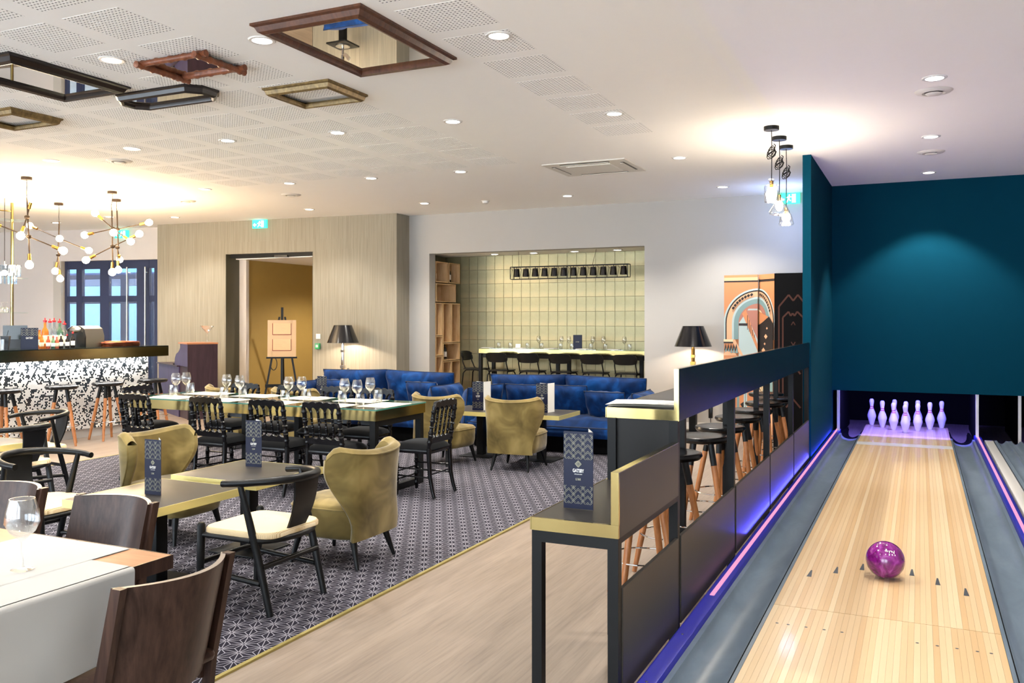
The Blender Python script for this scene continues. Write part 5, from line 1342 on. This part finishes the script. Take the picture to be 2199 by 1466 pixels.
# ------------------------------------------------------------------ bare-bulb chandeliers over the bar
def chandelier(cpx, cpy, label, t_, rods, bulbs, joints):
    """rods: list of (start, end) nodes; node = (px, py, dt); bulbs: (bulb node, arm root node)"""
    C = ont(cpx, cpy, t_); org = Vector((C[0], C[1], CEIL))
    N_ = lambda n: Vector(ont(n[0], n[1], t_ + n[2])) - org
    k = Kit(); k.part('canopy', MB().lathe([(0, -.035), (.065, -.035), (.065, 0), (0, 0)], 20), 'bronze')
    a = N_(rods[0][0]); k.part('cord', MB().tube([(0, 0, -.035), (.008, 0, a.z * .4), (-.01 + a.x, a.y, a.z * .75), a], .0035, 6), 'black_metal')
    for s_, e in rods: k.part('rod', MB().tube([N_(s_), N_(e)], .0095, 8), 'bronze')
    for j in joints: k.part('joint', MB().ball(N_(j), .034, .034, .028, 10, 6), 'bronze')
    for b, r_ in bulbs:
        B, A = N_(b), N_(r_); d = (B - A).normalized(); L = (B - A).length
        k.part('arm', MB().tube([A, B - d * .10], .0075, 8), 'bronze')
        k.part('socket', MB().tube([B - d * .125, B - d * .04], [.020, .022], 10), 'gold')
        k.part('bulb', MB().lathe([(.015, -.05), (.022, -.035), (.045, -.005), (.050, .018), (.043, .044), (.022, .062), (0, .067)], 14, tuple(B), axis=tuple(d)), 'bulb')
    o = inst(k, 'bulb_chandelier', label, 'chandelier', tuple(org)); c = org + N_(joints[0])
    lamp('bulb_glow', 'POINT', (c.x, c.y, c.z - .25), 38, (1, .74, .44), .35)
    return o
chandelier(57, 381, 'bare-bulb chandelier of jointed rods nearest the picture edge', 10.98, [((58, 424, 0), (63, 540, 0))],
           [((63, 566, 0), (63, 530, 0)), ((68, 428, 0), (58, 466, 0)), ((45, 504, -.15), (58, 466, 0)), ((133, 537, .1), (62, 508, 0)), ((-16, 478, .1), (62, 508, 0))], [(58, 466, 0), (62, 508, 0)])
chandelier(126, 437, 'bare-bulb chandelier with two bulbs hanging low before the entrance', 13.4, [((127, 475, 0), (125, 548, 0))],
           [((128, 512, -.5), (127, 508, 0)), ((66, 485, .1), (127, 512, 0)), ((189, 537, -.1), (127, 512, 0)), ((119, 580, 0), (125, 547, 0)), ((129, 596, -.1), (125, 547, 0))], [(127, 512, 0), (125, 547, 0)])
chandelier(241, 412, 'wide bare-bulb chandelier above the copper tray', 12.2, [((240, 452, 0), (242, 560, 0))],
           [((241, 582, 0), (242, 545, 0)), ((206, 459, 0), (243, 491, 0)), ((184, 504, .1), (243, 491, 0)), ((279, 517, -.1), (243, 491, 0)), ((244, 499, -.5), (243, 491, 0)), ((187, 557, -.1), (242, 529, 0)), ((297, 503, .1), (242, 529, 0))], [(243, 491, 0), (242, 529, 0)])
chandelier(250, 429, 'bare-bulb chandelier directly behind the wide one', 13.0, [((251, 452, 0), (254, 530, 0))],
           [((254, 577, 0), (252, 531, 0)), ((318, 478, 0), (252, 492, 0)), ((257, 556, .3), (252, 531, 0))], [(252, 492, 0), (252, 531, 0)])
# bottle pendants near the divider wall
def coil(z): return MB().tube([(.035 * math.cos(q_ * .8) + .008 * math.sin(q_), .02 * math.sin(q_ * .8), z + .045 * math.sin(q_ * .8 + .3) + .002 * q_) for q_ in range(34)], .0045, 6)
SHP = [[(.024, .0), (.028, -.004), (.028, -.02), (.018, -.03), (.018, -.05), (.062, -.062), (.066, -.075), (.066, -.215), (.060, -.222), (0, -.222)],
       [(.02, 0), (.024, -.006), (.016, -.02), (.018, -.06), (.06, -.12), (.098, -.185), (.092, -.21), (.03, -.225), (0, -.225)],
       [(.016, 0), (.02, -.006), (.013, -.02), (.02, -.05), (.05, -.085), (.07, -.15), (.078, -.185), (.070, -.20), (0, -.202)]]
for i, (y, z0, lb) in enumerate(((8.38, 2.935, 'square bottle pendant lamp nearest the camera'), (8.88, 2.87, 'cone shaped bottle pendant lamp in the middle of three'), (9.37, 2.80, 'pear shaped bottle pendant lamp nearest the exit sign'))):
    k = Kit(); k.part('canopy', MB().lathe([(0, -.035), (.068, -.035), (.07, -.03), (.07, 0), (0, 0)], 24), 'black_metal')
    k.part('cord', MB().tube([(0, 0, -.035), (.004, 0, -.2), (0, 0, z0 - CEIL - .06)], .004, 6), 'black_metal'); k.part('cord_coil', coil(-.27 - .02 * i), 'black_metal')
    k.part('bottle', MB().lathe([(a, b + z0 - CEIL) for a, b in SHP[i]], 20 if i else 4 * 6), 'glass', ang=50); k.part('bulb', MB().ball((0, 0, z0 - CEIL - .13), .036, .036, .05, 14, 10), 'bulb')
    k.part('socket', MB().lathe([(0, -.08), (.016, -.08), (.018, -.02), (0, -.02)], 12, (0, 0, z0 - CEIL)), 'gold')
    inst(k, 'bottle_pendant', lb, 'pendant lamp', (-1.25, y, CEIL)); lamp('pendant_glow', 'POINT', (-1.25, y, z0 - .13), 16, WARM, .07)

# ------------------------------------------------------------------ lamps beside the walls
def shade_lamp(x, y, ped, label, metal):
    k = Kit(); zt, zb = 1.535, 1.24
    k.part('shade', MB().lathe([(.150, zt), (.268, zb), (.264, zb), (.147, zt)], 36), ['shade_black'])
    k.part('shade_lining', MB().lathe([(.146, zt), (.262, zb + .002), (.261, zb + .002), (.145, zt)], 36), 'shade_inside')
    k.part('stem', MB().tube([(0, 0, ped + .03), (0, 0, zb + .10)], .020, 12).tube([(0, 0, ped + .16), (0, 0, zb - .03)], .028, 8).box(-.034, .034, -.03, .03, ped + .25, ped + .30).box(-.026, .026, -.03, .03, zb - .16, zb - .12), metal)
    k.part('curved_branch', MB().loft([[(.02 + .11 * u + dx, dy, ped + .14 + .10 * u ** 1.6 + dz) for dx, dy, dz in ((-.02, -.016, .02), (.02, -.016, -.02), (.02, .016, -.02), (-.02, .016, .02))] for u in (0, .25, .5, .75, 1.0)], 0, True), metal)
    k.part('foot', MB().lathe([(0, ped), (.12, ped), (.12, ped + .015), (.03, ped + .03), (0, ped + .03)], 28), metal)
    k.part('bulb', MB().ball((0, 0, 1.38), .045), 'bulb')
    inst(k, 'shade_lamp', label, 'lamp', (x, y, 0)); lamp('shade_lamp_glow', 'POINT', (x, y, 1.37), 60 if metal == 'gold' else 110, WARM, .05)
    q_ = Kit(); q_.part('top', MB().rbox(-.2, .2, -.2, .2, ped - .03, ped - .001, .01), 'black_wood'); q_.part('post', MB().box(-.05, .05, -.05, .05, .02, ped - .03), 'black_metal', False); q_.part('base', MB().rbox(-.14, .14, -.14, .14, 0, .02, .01), 'black_metal')
    inst(q_, 'lamp_stand', 'black pedestal table under the lamp ' + ('by the white wall' if metal == 'gold' else 'by the papered wall'), 'stand', (x, y, 0))
shade_lamp(-2.96, 12.50, .72, 'black shade lamp on a gold stem by the white wall', 'gold')
shade_lamp(-8.77, 12.06, .56, 'black shade lamp on a chrome stem by the papered wall', 'chrome')
p = ony(1526, 880, 12.8); k = Kit(); k.part('transformer', MB().rbox(-.03, .03, -.02, .02, -.12, .06, .012), 'black_plastic'); k.part('cable', MB().tube([(0, 0, -.12), (0, 0, -.25), (-.12, -.05, -.33), (-.3, -.1, -.42)], .005, 6).tube([(0, 0, .06), (0, .02, .2), (-.2, .03, .24)], .005, 6), 'black_plastic')
inst(k, 'power_adapter', 'black power adapter hanging on its cable behind the stools', 'adapter', p)

# ------------------------------------------------------------------ folding screen with printed panels
def screen_panel(w, h, draw):
    k = Kit(); k.part('board', MB().box(0, w, 0, .022, 0, h), 'art_black', False); layers = {}
    lev = [0]
    def add(pts, m):
        lev[0] += 1; z = -.0002 - .00012 * lev[0]
        c = [(min(max(x, 0), 1) * w, min(max(y, 0), 1) * h) for x, y in pts]
        ar = sum(c[i][0] * c[(i + 1) % len(c)][1] - c[(i + 1) % len(c)][0] * c[i][1] for i in range(len(c)))
        if abs(ar) < 1e-7: return
        layers.setdefault(m, MB()).poly([(x, z, y) for x, y in (c if ar > 0 else c[::-1])])
    draw(add)
    for m, mb in layers.items(): k.part('print', mb, m, False, kind='stuff')
    return k
A_ = .47 / 2.25     # panel aspect
def ringpts(cx, cy, r0, r1, a0=0, a1=180, n=24):
    o = [(cx + r1 * math.cos(R(a0 + (a1 - a0) * i / n)), cy + r1 * math.sin(R(a0 + (a1 - a0) * i / n)) * A_) for i in range(n + 1)]
    return o + [(cx + r0 * math.cos(R(a1 - (a1 - a0) * i / n)), cy + r0 * math.sin(R(a1 - (a1 - a0) * i / n)) * A_) for i in range(n + 1)]
def strip(add, cx, cy, r0, r1, m, a0=0, a1=180, n=22):
    for i in range(n):
        b0, b1 = a0 + (a1 - a0) * i / n, a0 + (a1 - a0) * (i + 1) / n
        add([(cx + r_ * math.cos(R(b)), cy + r_ * math.sin(R(b)) * A_) for r_, b in ((r0, b0), (r1, b0), (r1, b1), (r0, b1))], m)
def rect(add, x0, x1, y0, y1, m): add([(x0, y0), (x1, y0), (x1, y1), (x0, y1)], m)
def arches(add, cx, cy, hi=1.0):
    for r0, r1, m in ((.98, 1.03, 'art_sky'), (.94, .98, 'art_dark'), (.78, .94, 'art_peach'), (.72, .78, 'art_sky'), (.58, .72, 'art_teal'), (.42, .58, 'art_rose'), (.28, .42, 'art_cream')):
        strip(add, cx, cy, r0, r1, m)
        rect(add, cx - r1, cx - r0, cy - .10, cy, m); rect(add, cx + r0, cx + r1, cy - .10, cy, m)
    g = random.Random(3)
    for i in range(20):
        a = 25 + 130 * i / 20; x, y = cx + .86 * math.cos(R(a)), cy + .86 * math.sin(R(a)) * A_
        if abs(a - 90) < 8: continue
        add([(x - .05, y), (x, y - .010), (x + .05, y + .004), (x, y + .012)], 'art_dark')
def panel_a(add):
    rect(add, 0, 1, 0, 1, 'art_orange'); rect(add, 0, 1, .955, .965, 'art_dark'); rect(add, 0, 1, .965, .985, 'art_peach')
    arches(add, 1.02, .70)
    rect(add, .45, 1, .40, .70, 'art_sky'); add([(.45, .70), (.74, .79), (1, .79), (1, .50)], 'art_sky'); add([(.62, .78), (1.0, .78), (1, .60)], 'art_rose')
    add([(.55, .76), (.66, .785), (1, .57), (1, .53)], 'art_orange')
    for i in range(6): rect(add, .70 + .05 * i, .715 + .05 * i, .66 - .012 * i, .75 - .03 * i, 'art_dark')
    rect(add, .45, .70, .685, .70, 'art_dark')
    rect(add, 0, .30, .585, .60, 'art_cream'); rect(add, 0, .30, .575, .585, 'art_dark')
    add([(.28, .60), (.34, .60), (.66, .47), (.66, .45), (.28, .575)], 'art_peach'); add([(.38, .50), (.64, .44), (.64, .43), (.38, .485)], 'art_cream')
    for i in range(5): add([(.02 + .08 * i, .53), (.06 + .08 * i, .575), (.10 + .08 * i, .53)], 'art_dark'); add([(.03 + .08 * i, .515), (.07 + .08 * i, .55), (.11 + .08 * i, .515)], 'art_teal')
    rect(add, 0, .38, 0, .515, 'art_orange'); strip(add, .12, .50, .0, .12, 'art_peach'); strip(add, .30, .50, .0, .08, 'art_peach')
    for i in range(9): rect(add, .03 + .038 * i, .045 + .038 * i, 0.0, .45, 'art_dark')
    rect(add, .38, .60, 0, .43, 'art_orange'); rect(add, .40, .47, 0, .40, 'art_teal'); rect(add, .60, .70, 0, .46, 'art_sky'); rect(add, .645, .655, 0, .46, 'art_dark')
    add([(.70, .45), (1, .385), (1, .34), (.70, .41)], 'art_cream'); add([(.70, .40), (1, .335), (1, .30), (.70, .37)], 'art_teal'); rect(add, .70, 1, 0, .30, 'art_orange')
    for i in range(6): add([(.72 + .045 * i, .405 - .01 * i), (.74 + .045 * i, .40 - .01 * i), (.74 + .045 * i, .375 - .01 * i), (.72 + .045 * i, .38 - .01 * i)], 'art_dark')
    rect(add, .08, .30, .20, .205, 'art_dark'); add([(.5, .2), (.6, .215), (.6, .16)], 'art_dark')
def panel_b(add):
    rect(add, 0, 1, 0, 1, 'art_orange'); rect(add, 0, 1, .955, .97, 'art_dark')
    arches(add, .0, .70)
    rect(add, 0, .99, .475, .68, 'art_dark'); add([(0, .78), (.72, .74), (.25, .70), (0, .685)], 'art_orange')
    add([(0, .685), (.25, .70), (.75, .74), (1, .70), (1, .475), (0, .475)], 'art_dark')
    for x, y, s_ in ((.62, .67, .06), (.55, .62, .11), (.48, .575, .06), (.40, .535, .12), (.38, .51, .06)):
        add([(x - s_, y), (x, y - s_ * .14), (x + s_, y), (x, y + s_ * .14)], 'art_peach')
    rect(add, 0, 1, .455, .478, 'art_teal'); rect(add, 0, 1, 0, .455, 'art_orange')
    strip(add, .1, .33, .62, .70, 'art_cream', 10, 110); add([(0, .44), (.25, .43), (.55, .40), (.7, .36), (1, .35), (1, .1), (0, .1)], 'art_teal')
    strip(add, .42, .27, .10, .32, 'art_cream'); strip(add, .42, .27, .28, .34, 'art_dark')
    for a in range(0, 181, 30): add([(.42, .27), (.42 + .3 * math.cos(R(a - 3)), .27 + .3 * math.sin(R(a - 3)) * A_), (.42 + .3 * math.cos(R(a + 3)), .27 + .3 * math.sin(R(a + 3)) * A_)], 'art_dark')
    rect(add, 0, 1, 0, .22, 'art_peach'); rect(add, .1, .4, .02, .18, 'art_dark')
def panel_c(add):
    def line(pts, wd=.05, m='art_copper'):
        for (x0, y0), (x1, y1) in zip(pts, pts[1:]):
            dx, dy = x1 - x0, (y1 - y0) / A_; l = math.hypot(dx, dy); nx, ny = -dy / l * wd / 2, dx / l * wd / 2 * A_
            add([(x0 + nx, y0 + ny), (x0 - nx, y0 - ny), (x1 - nx, y1 - ny), (x1 + nx, y1 + ny)], m)
    line([(.12, .0), (.12, .80), (.42, .87), (.56, .835), (.70, .87), (.98, .80), (.98, 0)]); line([(.24, 0), (.24, .735), (.42, .77), (.48, .745), (.54, .76), (.60, .745), (.68, .77), (.86, .735), (.86, 0)])
    line([(.50, .69), (.56, .71), (.62, .69)], .03); line([(.50, .59), (.68, .53), (.56, .475), (.44, .53), (.62, .59)], .03); line([(.34, .40), (.56, .455), (.78, .40)], .05); line([(.34, .20), (.56, .25), (.78, .20)], .05)
ps = (-2.50, 12.42)
pa, pb, pc = screen_panel(.47, 2.25, panel_a), screen_panel(.36, 2.25, panel_b), screen_panel(.42, 2.25, panel_c)
kz = Kit()
def join(kit, M, nm):
    i0 = kit.p[0]; b = len(kz.p)
    for j, (n, me, sub, lb, kd_, mm) in enumerate(kit.p):
        kz.p.append([nm if j == 0 else n, me, None if j == 0 else b, lb, kd_, M if j == 0 else None])
join(pa, T(0, 0, 0) @ RZ(-3), 'panel'); join(pb, T(.47, .03, 0) @ RZ(-46), 'panel'); join(pc, T(.735, -.28, 0) @ RZ(2), 'panel')
inst(kz, 'folding_screen', 'tall folding screen printed with orange arches beside the teal wall', 'folding screen', (ps[0], ps[1], 0))

# ------------------------------------------------------------------ easel in the passage
k = Kit()
for s in (-1, 1): k.part('leg', MB().loft([[(s * .06 * 0 + x + dx, y + dy, z_) for dx, dy in ((-.018, -.012), (.018, -.012), (.018, .012), (-.018, .012))] for x, y, z_ in ((s * .34, -.06, 0), (s * .05, .10, 1.68))], 0, True), 'black_wood', False)
k.part('mast', MB().loft([[(dx, y + dy, z_) for dx, dy in ((-.022, -.012), (.022, -.012), (.022, .012), (-.022, .012))] for y, z_ in ((-.02, .25), (.11, 1.86))], 0, True), 'black_wood', False)
k.part('rear_leg', MB().loft([[(dx, y + dy, z_) for dx, dy in ((-.018, -.012), (.018, -.012), (.018, .012), (-.018, .012))] for y, z_ in ((.62, 0), (.14, 1.6))], 0, True), 'black_wood', False)
k.part('ledge', MB().box(-.28, .28, -.06, .05, .90, .93), 'black_wood', False); k.part('crossbar', MB().box(-.30, .30, -.06, -.03, .36, .42), 'black_wood', False)
k.part('cord_loop', MB().tube([(-.15 + .06 * math.cos(a), .02, .80 + .12 * math.sin(a)) for a in [2 * PI * i / 20 for i in range(20)]], .008, 6, closed=True), 'black_plastic')
E_ = onz(607, 900, 0)
inst(k, 'easel', 'black wooden easel standing in the passage', 'easel', (-10.86, 13.02, 0), 36)
k = Kit(); MT = RX(-4)
k.part('board', MB().box(-.26, .26, 0, .015, 0, .69).xf(MT), 'board_wood', False)
for z0 in (.13, .43):
    i = k.part('notice', MB().box(-.165, .165, -.002, -.0005, z0, z0 + .20).xf(MT), 'board_paper', False)
    k.part('red_holder', MB().box(-.172, -.163, -.006, -.001, z0 - .01, z0 + .20).box(.163, .172, -.006, -.001, z0 - .01, z0 + .20).box(-.172, .172, -.006, -.001, z0 - .018, z0 - .008).xf(MT), 'print_red', False, sub=i)
    t_ = MB(); g = random.Random(int(z0 * 100))
    for j in range(9): t_.box(-.12, -.12 + g.uniform(.1, .23), -.0026, -.0022, z0 + .18 - .018 * j, z0 + .185 - .018 * j)
    k.part('print', t_.xf(MT), 'board_wood', False, sub=i, kind='stuff')
c36, s36 = math.cos(R(36)), math.sin(R(36))
inst(k, 'notice_board', 'pale wooden board with two red-edged notices on the easel', 'notice board', (-10.86 + .03 * s36, 13.02 - .03 * c36, .931), 36)
# switch and green release button on the papered wall
wa = math.degrees(math.atan2(WA[1] - WB[1], WA[0] - WB[0]))
k = Kit(); k.part('plate', MB().rbox(-.045, .045, -.012, 0, -.045, .045, .005), 'white_gloss'); k.part('rocker', MB().box(-.02, .02, -.018, -.012, -.02, .02), 'white_gloss', False)
inst(k, 'light_switch', 'white switch plate on the papered wall beside the passage', 'switch', (-9.521, 12.380, 1.335), wa)
k = Kit(); k.part('box', MB().rbox(-.045, .045, -.05, 0, -.05, .05, .006), 'green_plastic'); k.part('cover', MB().box(-.03, .03, -.056, -.051, -.01, .05), 'glass', False); k.part('button', MB().box(-.022, .022, -.053, -.05, -.02, .025), 'white_gloss', False)
inst(k, 'release_button', 'green emergency release box on the papered wall', 'button', (-9.521, 12.380, 1.165), wa)

# ------------------------------------------------------------------ reception desk
D0 = Vector((-10.74, 10.60, 0)); a1 = math.degrees(math.atan2(.866, .5)); kD = Kit(); DM = RZ(a1 - 90)
# local frame: +y along the narrow face (d1), -x along the long face
def dl(x, y, z): return (x, y, z)
kD.part('tall_body', MB().box(-.55, -.02, .0, .45, .0, 1.225).xf(DM), 'desk_dark', False)
pr = [(0, .86), (0, 1.225), (-.35, 1.225), (-.42, 1.20), (-.50, 1.13), (-.58, 1.085), (-.72, 1.05), (-.80, .98), (-.84, .86)]
sd = MB().loft([[(x, -.022, z_) for x, z_ in pr], [(x, -.001, z_) for x, z_ in pr]][::-1], 0, True).xf(DM); kD.part('curved_side', sd, 'desk_bluelit', False, label='curved side panel')
kD.part('tall_top', MB().box(-.56, .0, -.03, .47, 1.225, 1.25).xf(DM), 'desk_top', False)
kD.part('low_body', MB().box(-1.95, -.56, -.02, .45, 0, .84).xf(DM), 'desk_bluelit', False); kD.part('low_top', MB().box(-2.0, -.56, -.05, .47, .84, .86).xf(DM), 'desk_dark', False)
kD.part('front_board', MB().box(-.02, .005, -.022, .46, 0, 1.225).xf(DM), 'desk_dark', False)
inst(kD, 'reception_desk', 'dark wood reception desk with curved side at the bar end', 'desk', tuple(D0))
k = Kit(); k.part('glass', MB().lathe([(0, 0), (.045, 0), (.046, .003), (.008, .01), (.005, .14), (.012, .15), (.115, .275), (.112, .276), (.01, .158), (0, .157)], 28), 'glass', ang=60)
inst(k, 'martini_glass', 'large martini glass on top of the reception desk', 'cocktail glass', (D0.x + .0, D0.y + .40, 1.251))
k = Kit(); k.part('pages', MB().box(-.16, .16, -.11, .11, 0, .02), 'black_plastic', False); k.part('cover', MB().box(-.165, .165, -.115, .115, .02, .024), 'navy_print', False); p = DM @ Vector((-.75, .12, 0))
inst(k, 'ledger', 'dark closed ledger on the low reception desk top', 'book', (D0.x + p.x, D0.y + p.y, .861), a1 - 70)

lamp('passage_lamp', 'SPOT', (-9.6, 14.2, 2.7), 150, WARM, .08, 150, (-9.6, 14.2, 0))
